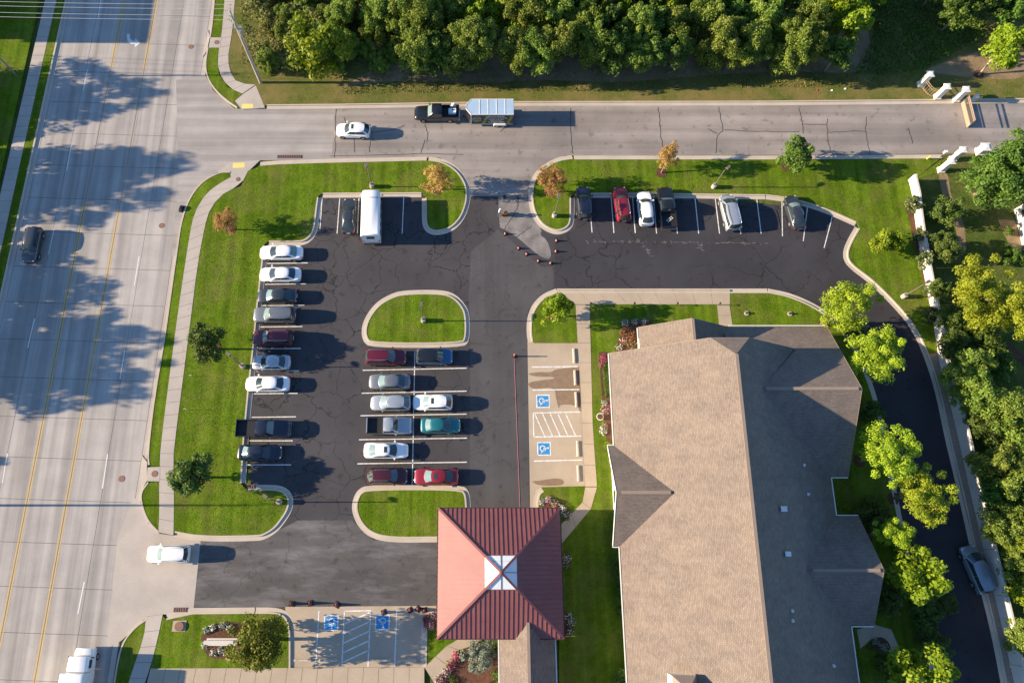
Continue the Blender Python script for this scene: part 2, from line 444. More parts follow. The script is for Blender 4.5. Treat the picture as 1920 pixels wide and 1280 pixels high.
LAWN_Z = 0.12
def lawn(segs, mat='lawn_grass', kmat='kerb_concrete', closed_kerb=False, z=LAWN_Z, gut=0.45, kw=0.17):
    """segs: ('k' kerbed | 'p' plain | 's' kerbed, sharp corners, pixel points), inside on the left"""
    poly = []; kb = MB(); gb = MB(); has = False
    if closed_kerb:
        p = W(segs[0][1]); q = p + [p[0]]
        for _ in range(2):
            r = []
            for a, b in zip(p, p[1:]+[p[0]]): r += [(a[0]*.75+b[0]*.25, a[1]*.75+b[1]*.25), (a[0]*.25+b[0]*.75, a[1]*.25+b[1]*.75)]
            p = r
        o1 = offset(p, gut, True); o2 = offset(p, gut+kw, True); cl = lambda l: l+[l[0]]
        gb.strip(cl(p), cl(o1), -0.04, 0.016); kb.strip(cl(o1), cl(o2), -0.04, 0.15); poly = o2; has = True
    else:
        for kind, pts in segs:
            p = W(pts)
            if kind == 'p': poly += p; continue
            p = chaikin(p, 2) if kind == 'k' else p
            o1 = offset(p, gut); o2 = offset(p, gut+kw)
            gb.strip(p, o1, -0.04, 0.016); kb.strip(o1, o2, -0.04, 0.15); poly += o2; has = True
    l = struct(MB().prism(poly, -0.045, z).obj('lawn', mat))
    if has:
        k = struct(kb.obj('kerb', kmat)); gb.obj('gutter', kmat, k)
    return l
# lot and drives
lot = struct(surf('parking_lot', W([(362,1139),(375,1006),(470,1006),(470,440),(585,440),(585,352),(800,352),(870,362),(1000,362),(1090,352),(1640,400),(1780,600),(1850,900),(1910,1290),(1640,1290),(1560,700),(1010,640),(1012,1139)]), 0.0, 'lot_asphalt'))
surf('sealed_area', W([(1012,449),(1040,444),(1080,430),(1082,366),(1640,395),(1660,545),(1700,600),(1775,760),(1530,570),(1040,543),(1040,446)]), 0.004, 'sealed_asphalt', lot)
surf('fresh_drive', W([(884,470),(934,430),(1015,500),(1036,500),(1038,543),(990,580),(992,952),(990,1060),(880,1060),(882,600),(878,560)]), 0.006, 'fresh_asphalt', lot)
surf('south_drive', W([(363,1138),(376,1014),(480,1014),(560,975),(660,975),(700,1012),(900,1016),(900,1137)]), 0.004, 'drive_asphalt', lot)
surf('east_drive', W([(1552,522),(1582,486),(1640,530),(1700,590),(1745,680),(1780,815),(1810,950),(1850,1110),(1890,1290),(1740,1290),(1690,1000),(1650,780),(1600,640),(1545,580),(1508,560)]), 0.008, 'black_asphalt', lot)
surf('worn_patch', chaikin(W([(934,366),(1000,366),(1000,412),(1017,431),(1012,440),(1026,450),(1034,474),(1031,486),(1018,484),(996,468),(974,448),(950,432),(936,426)]), 1), 0.010, 'old_sealer', lot)
side_road = struct(surf('side_road', W([(622,299),(627,203),(960,198),(1440,197),(1930,191),(1930,288),(1435,291),(1060,292),(1020,312),(1000,340),(996,368),(880,368),(878,345),(858,315),(825,296)]), 0.006, 'road_asphalt'))
apron = struct(surf('road_apron', W([(333,480),(340,428),(353,380),(372,352),(395,330),(440,306),(490,301),(624,299),(629,202),(500,205),(440,204),(400,170),(384,140),(330,150),(335,330),(322,480)]), 0.003, 'road_concrete'))
drive_apron = struct(surf('driveway_apron', W([(250,930),(266,945),(278,980),(300,1000),(330,1004),(376,1014),(363,1139),(306,1152),(270,1160),(228,1200),(200,1215),(220,1010)]), 0.003, 'walk_concrete'))
pad_e = struct(surf('parking_pad', W([(989,640),(1090,640),(1100,915),(1010,915),(1002,925),(999,955),(994,955)]), 0.014, 'pad_concrete'))
pad_s = struct(surf('parking_pad', W([(535,1137),(822,1135),(830,1150),(800,1253),(535,1253)]), 0.012, 'pad_concrete'))
struct(surf('canopy_floor', W([(880,945),(996,945),(1060,1010),(1060,1200),(815,1200),(815,1139),(880,1139)]), 0.002, 'fresh_asphalt'))

# main street: concrete slabs with open joints
SD = R(1.83); sdir = (math.sin(SD), math.cos(SD)); snrm = (math.cos(SD), -math.sin(SD)); so = at(179, 640)
def sp(off, along): return (so[0]+snrm[0]*off+sdir[0]*along, so[1]+snrm[1]*off+sdir[1]*along)
def quad_off(o0, o1, a0, a1): return [sp(o0, a0), sp(o1, a0), sp(o1, a1), sp(o0, a1)]
street = struct(surf('street', quad_off(-12.3, 8.3, -48, 72), -0.010, 'joint_dark'))
cols = [-11.6, -7.7, -4.4, 0.0, 3.75, 7.55]
a = -46.0
while a < 68:
    for c0, c1 in zip(cols[:-1], cols[1:]):
        MB().prism(quad_off(c0+.02, c1-.02, a+.025, a+4.575), -0.009, 0.0).obj('slab', 'street_concrete', street)
    a += 4.6
for c0, c1, a0, a1 in ((-12.2, -11.62, -46, 68), (7.57, 8.15, -46, -30), (7.57, 8.15, -22.5, 13.5), (7.57, 8.15, 35, 68)):
    MB().prism(quad_off(c0, c1, a0, a1), -0.009, 0.001).obj('gutter', 'walk_concrete', street)
MB().prism(quad_off(-12.4, -12.2, -46, 68), -0.04, 0.15).obj('kerb', 'kerb_concrete', street)
def line_obj(name, p, q, w, mat, parent, z):
    dx, dy = q[0]-p[0], q[1]-p[1]; l = math.hypot(dx, dy); nx, ny = -dy/l*w/2, dx/l*w/2
    return surf(name, [(p[0]-nx,p[1]-ny),(q[0]-nx,q[1]-ny),(q[0]+nx,q[1]+ny),(p[0]+nx,p[1]+ny)], z, mat, parent)
def px_line(name, p, q, w, mat, parent, z): return line_obj(name, at(*p), at(*q), w, mat, parent, z)
# yellow double lines: south run and north run either side of the junction, ghost of old lines between
for off in (-4.4, 0.0):
    for s_ in (-0.13, 0.13):
        for a0, a1, mt in ((-46, 18.0 if off else 17.2, 'line_yellow'), (37.5, 68, 'line_yellow'), (18.2, 37.3, 'line_faded')):
            line_obj('lane_line', sp(off+s_, a0), sp(off+s_, a1), 0.11 if mt == 'line_yellow' else 0.16, mt, street, 0.005)
for p, q in [((189,0),(184,34)),((164,130),(156,170)),((134,272),(125,320)),((101,430),(91,477)),((65,597),(52,652)),((14,850),(4,905)),
             ((261,480),(252,535)),((234,657),(225,710)),((202,850),(192,915)),((158,1090),(146,1150))]:
    px_line('lane_dash', p, q, 0.13, 'street_white', street, 0.005)
# left-turn arrow
ar = [(238,64),(243,64),(244,73),(249,77),(254,77),(253,72),(263,81),(253,89),(253,83),(246,83),(240,79),(238,72)]
surf('arrow_marking', W(ar), 0.005, 'street_white', street)

# lawns and verges (kerb outlines walked with the grass on the left)
lawn([('p', [(465,322),(452,350),(425,360),(405,377),(390,402),(385,425),(375,470),(365,532),(354,640),(325,847),(326,960),(325,1003)]),
      ('k', [(326,1006),(376,1015),(480,1014),(497,1011),(520,997),(537,975),(547,958),(551,940),(546,922),(530,910),(500,908),(466,909)]),
      ('s', [(461,905),(466,820),(474,735),(484,645),(491,570),(500,492),(503,461)]),
      ('k', [(504,461),(545,461),(572,460),(588,448),(597,430),(600,400),(604,371)]),
      ('s', [(605,371),(790,370)]),
      ('k', [(791,372),(791,405),(792,425),(802,438),(820,442),(850,434),(872,410),(883,375),(881,345),(862,316),(835,299),(805,294)]),
      ('s', [(800,294),(625,298),(525,301),(488,304)])])
lawn([('x', [(680,640),(677,615),(687,590),(705,567),(730,552),(755,544),(830,543),(855,552),(872,570),(881,590),(881,640),(866,652),(696,652)][::-1])], closed_kerb=True)
lawn([('x', [(660,960),(660,940),(670,917),(692,908),(865,908),(880,920),(883,950),(883,1000),(870,1016),(822,1016),(730,1017),(692,1007),(670,985)][::-1])], closed_kerb=True)
lawn([('k', [(1072,291),(1040,296),(1010,316),(996,333),(990,357),(991,385),(1000,412),(1017,431),(1042,441),(1060,437),(1073,427),(1077,412),(1077,395),(1077,372)]),
      ('s', [(1078,371),(1200,371),(1435,374)]), ('k', [(1436,374),(1470,378),(1520,390),(1560,405),(1602,424)]),
      ('k', [(1603,425),(1590,447),(1580,470),(1582,490),(1596,506),(1625,527),(1650,550),(1676,577),(1698,602),(1715,630),(1724,648),(1740,690),(1756,745),(1771,820),(1789,895),(1804,960),(1817,1020),(1839,1110),(1859,1190),(1877,1285)]),
      ('p', [(1908,1285),(1886,1185),(1866,1100),(1846,1017),(1832,960),(1806,840),(1792,780),(1778,722),(1762,662),(1758,612),(1738,515),(1722,420),(1710,340),(1762,322),(1765,296)]),
      ('s', [(1764,290),(1435,292),(1076,292)])])
lawn([('p', [(1766,296),(1763,322),(1711,340),(1723,420),(1739,515),(1759,612),(1763,662),(1779,722),(1793,780),(1807,840),(1833,960),(1847,1017),(1867,1100),(1887,1185),(1909,1285),(2300,1300),(2300,289)])], mat='rough_grass')
lawn([('k', [(1042,541),(1017,551),(998,570),(988,595),(987,625),(990,642)]),
      ('p', [(1000,643),(1088,643),(1097,911),(1015,913)]), ('k', [(1014,913),(1004,920),(1000,935),(999,954)]), ('p', [(1050,1000),(1048,1290),(1700,1300)]),
      ('k', [(1759,1290),(1741,1190),(1721,1110),(1700,1015),(1688,955),(1675,890),(1660,810),(1645,745),(1625,690),(1600,640),(1572,602),(1545,580),(1515,563),(1477,548),(1440,541)]),
      ('s', [(1438,541),(1044,541)])])
lawn([('p', [(306,1153),(297,1195),(283,1252),(535,1252)]), ('k', [(553,1251),(553,1180),(548,1158),(535,1143),(515,1138),(480,1138)]), ('s', [(478,1138),(363,1139),(312,1150)])])
lawn([('k', [(818,1142),(798,1150),(790,1168),(790,1200),(789,1250)]), ('p', [(800,1250),(836,1212),(862,1197),(862,1143)])])
lawn([('k', [(403,-60),(401,0),(396,56),(388,95),(384,120),(386,142),(397,164),(418,186),(444,204)]), ('p', [(452,205),(440,190),(455,178),(428,165),(411,140),(408,107),(416,72),(422,0),(426,-60)])], gut=0.03)
lawn([('p', [(447,-300),(446,-60),(441,0),(435,72),(427,107),(432,140),(447,158),(480,160),(496,200)]), ('s', [(500,205),(625,204),(960,199),(1440,198),(1760,195),(2300,189)]), ('p', [(2300,-300)])], mat='verge_grass')
lawn([('k', [(432,322),(412,322),(378,340),(352,375),(338,420),(331,470),(322,532),(307,640),(288,747),(276,850),(278,872)]), ('p', [(301,874),(300,852),(328,640),(347,500),(361,420),(366,400),(378,375),(400,353),(432,336)])], gut=0.03)
lawn([('k', [(277,903),(263,922),(264,945),(276,978),(297,999)]), ('p', [(299,997),(300,960),(299,903)])], gut=0.03)
lawn([('k', [(276,1157),(252,1174),(231,1200),(221,1230),(210,1300)]), ('p', [(238,1300),(250,1252),(271,1195)])], gut=0.03)
struct(MB().prism([sp(-12.4, -46), sp(-12.4, 68), sp(-14.2, 68), sp(-13.7, -46)], -0.045, LAWN_Z).obj('lawn', 'lawn_grass'))
struct(MB().prism([sp(-15.4, -46), sp(-15.9, 68), sp(-90, 68), sp(-90, -46)], -0.045, LAWN_Z).obj('lawn', 'lawn_grass'))
# dirt below the wood, path and beds
def raised(name, pts, z0, z1, mat, smooth=1):
    return struct(MB().prism(chaikin(W(pts) + [W(pts)[0]], smooth)[:-1], z0, z1).obj(name, mat))
raised('dirt_strip', [(640,165),(760,150),(900,158),(1020,150),(1160,158),(1340,140),(1500,135),(1620,140),(1640,115),(1600,-60),(700,-60),(690,60),(720,120)], 0.0, 0.128, 'dirt', 2)
raised('dirt_patch', [(1730,135),(1780,112),(1860,90),(1930,95),(1930,150),(1840,150)], 0.0, 0.127, 'dirt', 2)
raised('mulch_strip', [(1700,395),(1712,372),(1728,440),(1748,540),(1754,580),(1738,560),(1716,470)], 0.0, 0.126, 'mulch', 1)
raised('gravel_strip', [(1740,664),(1757,662),(1773,722),(1787,780),(1801,840),(1827,960),(1841,1017),(1861,1100),(1881,1185),(1903,1288),(1888,1288),(1866,1185),(1846,1100),(1825,1017),(1811,960),(1784,840),(1771,780),(1756,722)], 0.0, 0.128, 'gravel', 0)
raised('garden_path', [(1757,322),(1776,322),(1782,372),(1805,410),(1812,470),(1798,475),(1790,420),(1770,385)], 0.0, 0.127, 'dirt', 1)
raised('garden_path', [(1886,640),(1925,670),(1940,700),(1925,690),(1880,655)], 0.0, 0.130, 'mulch', 1)
raised('garden_bed', [(1870,412),(1910,415),(1925,470),(1905,470),(1885,450)], 0.0, 0.127, 'dirt', 1)

# sidewalks: slabs side by side on a dark bed
def sidewalk(lp, rp, step=1.5, mat='walk_concrete', z=0.14, smooth=1):
    l = chaikin(W(lp), smooth); r = chaikin(W(rp), smooth)
    _, L = resample(l, 4); n = max(1, round(L/step))
    l, _ = resample(l, n); r, _ = resample(r, n)
    base = struct(MB().strip(l, r, -0.02, z-0.012).obj('sidewalk', 'joint_dark'))
    for i in range(n):
        k = 0.018/step
        def lp_(a, b, t): return (a[0]+(b[0]-a[0])*t, a[1]+(b[1]-a[1])*t)
        q = [lp_(l[i], l[i+1], k), lp_(r[i], r[i+1], k), lp_(r[i], r[i+1], 1-k), lp_(l[i], l[i+1], 1-k)]
        MB().prism(q, 0.0, z).obj('slab', mat, base)
    return base
sidewalk([(432,334),(400,352),(378,375),(366,400),(360,420),(347,500),(327,640),(300,852),(301,875),(299,902),(300,960),(298,998)],
         [(466,321),(452,348),(425,360),(405,377),(390,402),(385,425),(372,490),(353,640),(326,847),(326,875),(327,902),(327,960),(326,1003)], 1.45)
sidewalk([(424,-60),(422,0),(416,72),(408,107),(411,140),(430,166),(455,177)], [(446,-60),(441,0),(435,72),(427,107),(432,140),(447,158),(480,160)], 1.45)
sidewalk([(275,1155),(271,1195),(250,1252),(236,1300)], [(306,1151),(297,1195),(283,1250),(265,1300)], 1.5)
sidewalk([(283,1252),(540,1251),(796,1250)], [(275,1283),(540,1282),(796,1281)], 1.6, 'pad_concrete')
sidewalk([(796,1250),(836,1211),(862,1196)], [(815,1281),(845,1240),(905,1196)], 1.6, 'pad_concrete', smooth=0)
sidewalk([(107,0),(36,320),(-35,640)], [(86,0),(12,320),(-62,640)], 1.5)
sidewalk([(1045,543),(1368,543)], [(1078,571),(1368,571)], 2.4, 'pad_concrete', smooth=0)
sidewalk([(1079,572),(1083,642),(1088,720),(1097,912)], [(1105,572),(1107,642),(1111,800),(1119,912)], 2.3, 'pad_concrete', smooth=0)
sidewalk([(1097,913),(1098,935),(1050,985)], [(1119,913),(1119,940),(1050,1022)], 2.0, 'pad_concrete', smooth=0)
sidewalk([(1344,572),(1348,612)], [(1367,572),(1373,612)], 1.6, 'pad_concrete', smooth=0)
sidewalk([(1605,1180),(1650,1165),(1678,1185),(1690,1235),(1690,1290)], [(1612,1215),(1640,1190),(1660,1195),(1668,1240),(1670,1290)], 2.0, 'pad_concrete')
# kerb ramps with yellow pads, inlets and covers
for pts, padp in (([(455,178),(480,161),(497,203),(455,206),(436,194)], [(454,196),(475,196),(475,204),(454,204)]),
                  ([(408,322),(432,306),(488,301),(466,322),(434,336)], [(437,307),(459,306),(459,315),(437,316)])):
    rp_ = struct(MB().prism(W(pts), -0.04, 0.10).obj('kerb_ramp', 'walk_concrete')); surf('tactile_pad', W(padp), 0.106, 'tactile_yellow', rp_)
def cover(px, py, r, z, mat='iron_rust', label=None):
    x, y = at(px, py)
    o = thing('manhole_cover', label, 'manhole', (x, y, z))
    MB().cyl(0, 0, -0.02, 0.022, r, n=24).obj('rim', mat, o); MB().cyl(0, 0, 0.0, 0.027, r*0.84, n=24).obj('lid', 'iron_rust', o)
for pts, nm in (([(394,72),(416,72),(413,91),(390,91)], 0), ([(278,876),(301,875),(300,902),(275,902)], 0)):
    struct(MB().prism(W(pts), -0.03, 0.15).obj('inlet_top', 'walk_concrete'))
for pts in ([(380,107),(390,57),(394,72),(391,92)], [(265,920),(266,853),(276,866),(275,902)]):
    struct(MB().prism(W(pts), -0.03, 0.06).obj('inlet_throat', 'kerb_concrete'))
cover(407,81,0.33,0.15,label='round iron cover on the storm inlet beside the kerb ramp with yellow pad')
cover(291,888,0.36,0.15,label='rusty round cover on the inlet slab between street kerb and long sidewalk')
cover(358,88,0.34,0.0,label='iron manhole cover in the street opposite the utility pole')
cover(303,423,0.34,0.0,label='iron manhole cover in the street beside the curved grass strip')
cover(228,897,0.36,0.0,label='iron manhole cover in the street beside the rusty inlet cover')
cover(447,337,0.26,0.14,'steel_dark',label='dark round cover set in the sidewalk by the kerb ramp')
x, y = at(337, 1178)
o = thing('catch_basin', 'concrete catch basin slab with round brown lid in the grass by the driveway', 'catch basin', (x, y, 0.10))
b_ = W([(326,1163),(351,1162),(348,1183),(323,1183)]); MB().prism([(p[0]-x, p[1]-y) for p in b_], -0.05, 0.06).obj('slab', 'pad_concrete', o)
MB().cyl(0, 0.25, 0.05, 0.2, 0.48, n=24).obj('lid', 'iron_rust', o)
def grate(poly, label):
    w = W(poly); cx = sum(p[0] for p in w)/4; cy = sum(p[1] for p in w)/4
    o = thing('drain_grate', label, 'drain', (cx, cy, 0.018))
    MB().prism([(p[0]-cx, p[1]-cy) for p in w], 0.0, 0.02).obj('frame', 'iron_rust', o)
    x0 = min(p[0] for p in w)-cx; x1 = max(p[0] for p in w)-cx; y0 = min(p[1] for p in w)-cy; y1 = max(p[1] for p in w)-cy
    n = max(3, int((x1-x0)/0.22))
    for i in range(n): MB().box(x0+(i+.5)*(x1-x0)/n, (y0+y1)/2, 0.03, 0.07, (y1-y0)*.85, 0.02).obj('bar', 'steel_dark', o)
grate([(326,1138),(352,1138),(351,1147),(325,1147)], 'rusty drain grate at the driveway kerb above the catch basin')
grate([(520,291),(566,291),(566,297),(520,297)], 'long rusty drain grate along the south kerb of the side road')
grate([(463,909),(480,909),(479,916),(462,916)], 'red-brown drain grate in the corner of the lot below the navy sedan')

# parking lines
def stall(p, q): px_line('parking_line', p, q, 0.11, 'line_white', lot, 0.016)
for p, q in [((501,494),(577,493)),((497,533),(574,532)),((492,573),(571,572)),((488,613),(567,612)),((485,654),(564,653)),((481,696),(561,695)),((476,738),(558,737)),
             ((472,782),(555,781)),((468,826),(549,826)),((464,871),(546,871)),
             ((680,694),(875,690)),((678,737),(875,733)),((676,779),(875,776)),((673,824),(876,821)),((670,869),(875,866)),
             ((778,658),(773,908)),
             ((637,372),(632,438)),((673,372),(670,438)),((757,370),(754,438)),((604,372),(600,430)),
             ((1105,372),(1110,436)),((1146,371),(1151,437)),((1186,371),(1191,437)),((1225,371),(1231,438)),((1264,371),(1270,438)),((1303,371),(1310,438)),((1341,372),(1349,438)),((1381,372),(1389,439)),((1419,374),(1427,438)),((1466,378),(1467,443)),((1514,388),(1506,452)),((1561,404),(1545,465))]:
    stall(p, q)
def pad_line(p, q, parent=pad_e, w=0.13): px_line('parking_line', p, q, w, 'line_white', parent, 0.02)
for p, q in [((997,688),(1084,687)),((998,731),(1086,730)),((1000,774),(1088,772)),((1001,819),(1090,817)),((1001,864),(1092,862)),((1000,774),(1001,819))]: pad_line(p, q)
for k in range(5): pad_line((1003+14.5*k, 776), (1021+14.6*k, 817))
for p, q in [((598,1145),(592,1249)),((646,1145),(641,1249)),((695,1145),(690,1249)),((744,1143),(740,1248)),((646,1145),(696,1144))]: pad_line(p, q, pad_s)
for k in range(5): pad_line((645-k*0.8, 1169+18*k), (695-k*0.8, 1147+18*k+(0 if k == 0 else -1)), pad_s)
# accessible bay symbols
def access(cx, cy, rz, parent, s=1.25, label=None):
    x, y = at(cx, cy); z = 0.021
    def T(p): c, n = math.cos(rz), math.sin(rz); return (x+(p[0]*c-p[1]*n)*s, y+(p[0]*n+p[1]*c)*s)
    def sq(r): return [T((-r,-r)), T((r,-r)), T((r,r)), T((-r,r))]
    b = surf('bay_symbol', sq(0.62), z, 'line_white', parent); surf('blue_field', sq(0.52), z+0.004, 'paint_blue', b)
    m = MB()
    def arc(c0, r, a0, a1, w, n=16):
        P_ = [T((c0[0]+r*math.cos(R(a0+(a1-a0)*i/n)), c0[1]+r*math.sin(R(a0+(a1-a0)*i/n)))) for i in range(n+1)]
        Q_ = [T((c0[0]+(r-w)*math.cos(R(a0+(a1-a0)*i/n)), c0[1]+(r-w)*math.sin(R(a0+(a1-a0)*i/n)))) for i in range(n+1)]
        for i in range(n): m.sheet([P_[i], P_[i+1], Q_[i+1], Q_[i]], z+0.008)
    def bar(p, q, w):
        dx, dy = q[0]-p[0], q[1]-p[1]; l = math.hypot(dx, dy); nx, ny = -dy/l*w/2, dx/l*w/2
        m.sheet([T((p[0]-nx,p[1]-ny)),T((q[0]-nx,q[1]-ny)),T((q[0]+nx,q[1]+ny)),T((p[0]+nx,p[1]+ny))], z+0.008)
    arc((-0.04,-0.12), 0.27, 120, 390, 0.085); bar((-0.06,0.26), (-0.04,-0.04), 0.10); bar((-0.04,-0.02), (0.20,-0.02), 0.09)
    bar((0.20,0.0), (0.30,-0.28), 0.09); bar((0.29,-0.27), (0.40,-0.25), 0.08); bar((-0.05,0.12), (0.16,0.12), 0.07); arc((-0.07,0.37), 0.085, 0, 360, 0.08, 10)
    me = m.mesh('wheelchair_mark', 'line_white'); sheet_up(me); link('wheelchair_mark', me, b)
access(1018, 752, R(-90), pad_e); access(1020, 841, R(-90), pad_e)
access(621, 1167, R(180), pad_s); access(717, 1166, R(180), pad_s)
# damp stains left on the concrete bays
for pts in ([(990,700),(1010,697),(1035,698),(1040,692),(1085,688),(1086,684),(1106,675),(1107,700),(1104,720),(1106,745),(1097,770),(1086,772),(1084,760),(1050,757),(1048,768),(1042,745),(1040,725),(1000,730),(990,722),(992,716),(1020,712),(1040,710),(1038,706),(1000,706)],
            [(997,902),(1015,900),(1040,896),(1056,898),(1058,906),(1050,910),(1010,910)]):
    surf('damp_stain', chaikin(W(pts)+[W(pts)[0]], 2)[:-1], 0.018, 'wet_stain', pad_e)
# tar lines across the side road
tar = MB()
def tarline(pts, w=0.085):
    p = chaikin(W(pts), 1); rr = random.Random(int(pts[0][0]))
    p = [(a+rr.uniform(-.08,.08), b+rr.uniform(-.05,.05)) for a, b in resample(p, 14)[0]]
    a, b = offset(p, w/2), offset(p, -w/2)
    for i in range(len(p)-1): tar.sheet([a[i], a[i+1], b[i+1], b[i]], 0.012)
for pts in [[(1069,203),(1070,240),(1074,289)],[(1234,201),(1238,235),(1240,262),(1245,290)],[(1347,201),(1356,240),(1357,247),(1344,251),(1343,288)],[(1328,242),(1344,251)],[(1357,244),(1420,247),(1500,247)],
            [(1498,202),(1505,232),(1506,250)],[(1505,233),(1550,234)],[(1551,222),(1552,260),(1557,286)],[(1553,249),(1605,245),(1622,247)],[(1625,220),(1622,247),(1631,287)],
            [(797,233),(803,256),(800,268)],[(797,262),(789,288)],[(665,247),(700,249),(745,242),(760,234)],[(664,258),(665,286)],[(694,264),(692,286)],[(645,220),(650,234)],[(620,293),(800,288),(870,290)],
            [(938,247),(948,238),(970,232)],[(1703,240),(1712,270)],[(630,204),(628,296)],
            [(971,386),(972,372)],[(972,386),(960,408),(945,430)],[(998,423),(980,436),(966,446)],[(935,408),(937,428)]]:
    tarline(pts)
# pale residue along the old crack lines of the lot
pale = MB(); rr_ = random.Random(3)
def scuffs(p, q, n, spread):
    for _ in range(n):
        t = rr_.random(); x, y = at(p[0]+(q[0]-p[0])*t, p[1]+(q[1]-p[1])*t+rr_.gauss(0, spread))
        l = rr_.uniform(.2, .6); a_ = rr_.choice((0, 0, .2, -.2, -1.1, -1.2)); w = rr_.uniform(.012, .028); dx, dy = math.cos(a_)*l/2, math.sin(a_)*l/2; nx, ny = -math.sin(a_)*w, math.cos(a_)*w
        pale.sheet([(x-dx-nx,y-dy-ny),(x+dx-nx,y+dy-ny),(x+dx+nx,y+dy+ny),(x-dx+nx,y-dy+ny)], 0.0135)
scuffs((1100,453),(1440,456),60,.9); scuffs((1195,450),(1225,480),14,3); scuffs((1305,452),(1320,475),10,3)
me = pale.mesh('pale_residue', 'old_sealer'); sheet_up(me); link('pale_residue', me, lot)['kind'] = 'stuff'
me = tar.mesh('tar_lines', 'tar'); sheet_up(me); link('tar_lines', me, side_road)['kind'] = 'stuff'
# ---------------------------------------------------------------- buildings
def slab3(name, pts, mat, parent, t=0.14):
    """roof plane: polygon in space with thickness below"""
    n = len(pts); v = list(pts) + [(p[0], p[1], p[2]-t) for p in pts]
    f = [tuple(range(n)), tuple(range(2*n-1, n-1, -1))] + [(i, i+n, (i+1)%n+n, (i+1)%n) for i in range(n)]
    return MB().add(v, f).obj(name, mat, parent)
def beam(name, p, q, w, h, mat, parent, up=0.0):
    """square bar from p to q"""
    p, q = Vector(p), Vector(q); d = (q-p).normalized(); s = d.cross(Vector((0,0,1)))
    s = s.normalized() if s.length > 1e-4 else Vector((1,0,0)); u = s.cross(d).normalized()
    v = []
    for e in (p, q):
        for a, b in ((-1,-1),(1,-1),(1,1),(-1,1)): v.append(tuple(e + s*a*w/2 + u*(b*h/2+up)))
    return MB().add(v, [(0,1,2,3),(7,6,5,4),(0,4,5,1),(1,5,6,2),(2,6,7,3),(3,7,4,0)]).obj(name, mat, parent)
HE, K = 3.4, 0.643
bld = thing('chapel_building', 'large gabled building under tan and grey shingle roofs beside the parking lot', 'building', (28, 2, 0))
def Bm(m, name, mat): o = m.obj(name, mat); o.parent = bld; o.matrix_parent_inverse = Matrix.Translation((-28, -2, 0)); return o
def bslab(name, pts, mat): o = slab3(name, pts, mat, None); o.parent = bld; o.matrix_parent_inverse = Matrix.Translation((-28,-2,0)); return o
def bbeam(name, p, q, w, h, mat, up=0.0): o = beam(name, p, q, w, h, mat, None, up); o.parent = bld; o.matrix_parent_inverse = Matrix.Translation((-28,-2,0)); return o
RX, RZ, WX, EX, NY, SY = 27.6, 10.8, 16.1, 39.1, 22.1, -26.0
# walls
Bm(MB().prism([(16.8,SY+.5),(38.5,SY+.5),(38.5,21.5),(16.8,21.5)], 0.0, 3.45), 'wall', 'wall_white')
Bm(MB().prism([(20.1,21.4),(40.2,21.4),(40.2,24.6),(20.1,24.6)], 0.0, 3.4), 'wall', 'wall_white')
Bm(MB().prism([(38.4,9.0),(40.4,9.0),(40.4,24.5),(38.4,24.5)], 0.0, 3.38), 'wall', 'wall_white')
Bm(MB().prism([(38.4,-6.1),(41.0,-6.1),(41.0,3.6),(38.4,3.6)], 0.0, 3.38), 'wall', 'wall_white')
Bm(MB().add([(16.8,21.5,3.3),(38.4,21.5,3.3),(RX+2,21.5,9.2),(RX-2,21.5,9.2)], [(0,1,2,3)]), 'gable_wall', 'wall_white')
wg = Bm(MB().add([(16.25,11.3,0),(16.25,1.5,0),(16.25,1.5,3.3),(16.25,6.4,6.4),(16.25,11.3,3.3),(17,11.3,0),(17,1.5,0),(17,1.5,3.3),(17,6.4,6.4),(17,11.3,3.3)],
      [(0,1,2,3,4),(9,8,7,6,5),(0,5,6,1),(1,6,7,2),(2,7,8,3),(3,8,9,4),(4,9,5,0)]), 'gable_wall', 'wall_white')
for y0, y1 in ((8.2, 9.3), (3.0, 4.1), (5.6, 7.2)):
    w_ = Bm(MB().box(16.22, (y0+y1)/2, 1.75, 0.10, y1-y0, 1.7), 'window', 'trim_white'); Bm(MB().box(16.16, (y0+y1)/2, 1.75, 0.04, (y1-y0)*.84, 1.5), 'pane', 'glass')
Bm(MB().add([(40.9,9.0,3.3),(40.9,24.5,3.3),(40.9,16.8,8.5)], [(0,1,2)]), 'gable_wall', 'wall_white')
Bm(MB().add([(41.0,-6.1,3.3),(41.0,3.6,3.3),(41.0,-1.2,6.7)], [(0,1,2)]), 'gable_wall', 'wall_white')
Bm(MB().add([(20.1,24.6,3.3),(29.4,24.6,3.3),(24.75,24.6,6.4)], [(0,1,2)]), 'gable_wall', 'wall_white')
# main roof
cx0, cx1 = RX-2.0, RX+2.0; cz = RZ-2.0*K
bslab('roof_slope', [(WX,NY,HE),(WX,SY,HE),(RX,SY,RZ),(RX,20.0,RZ),(cx0,NY,cz)], 'shingle_ns')
bslab('roof_slope', [(EX,SY,HE),(EX,NY,HE),(cx1,NY,cz),(RX,20.0,RZ),(RX,SY,RZ)], 'shingle_ns')
bslab('roof_hip', [(cx0,NY,cz),(RX,20.0,RZ),(cx1,NY,cz)], 'shingle_ew')
bbeam('ridge_cap', (RX,20.0,RZ+.05), (RX,SY,RZ+.05), 0.34, 0.10, 'ridge_cap')
# north bump
nb_z = HE+(24.75-19.55)*K
bslab('roof_slope', [(19.55,25.15,HE+.02),(19.55,21.2,HE+.02),(24.75,21.2,nb_z),(24.75,25.15,nb_z)], 'shingle_ns')
bslab('roof_slope', [(29.95,25.15,HE+.02),(24.75,25.15,nb_z),(24.75,21.2,nb_z),(29.95,21.2,HE+.02)], 'shingle_ns')
bbeam('ridge_cap', (24.75,25.1,nb_z+.04), (24.75,22.3,nb_z+.04), 0.3, 0.08, 'ridge_cap')
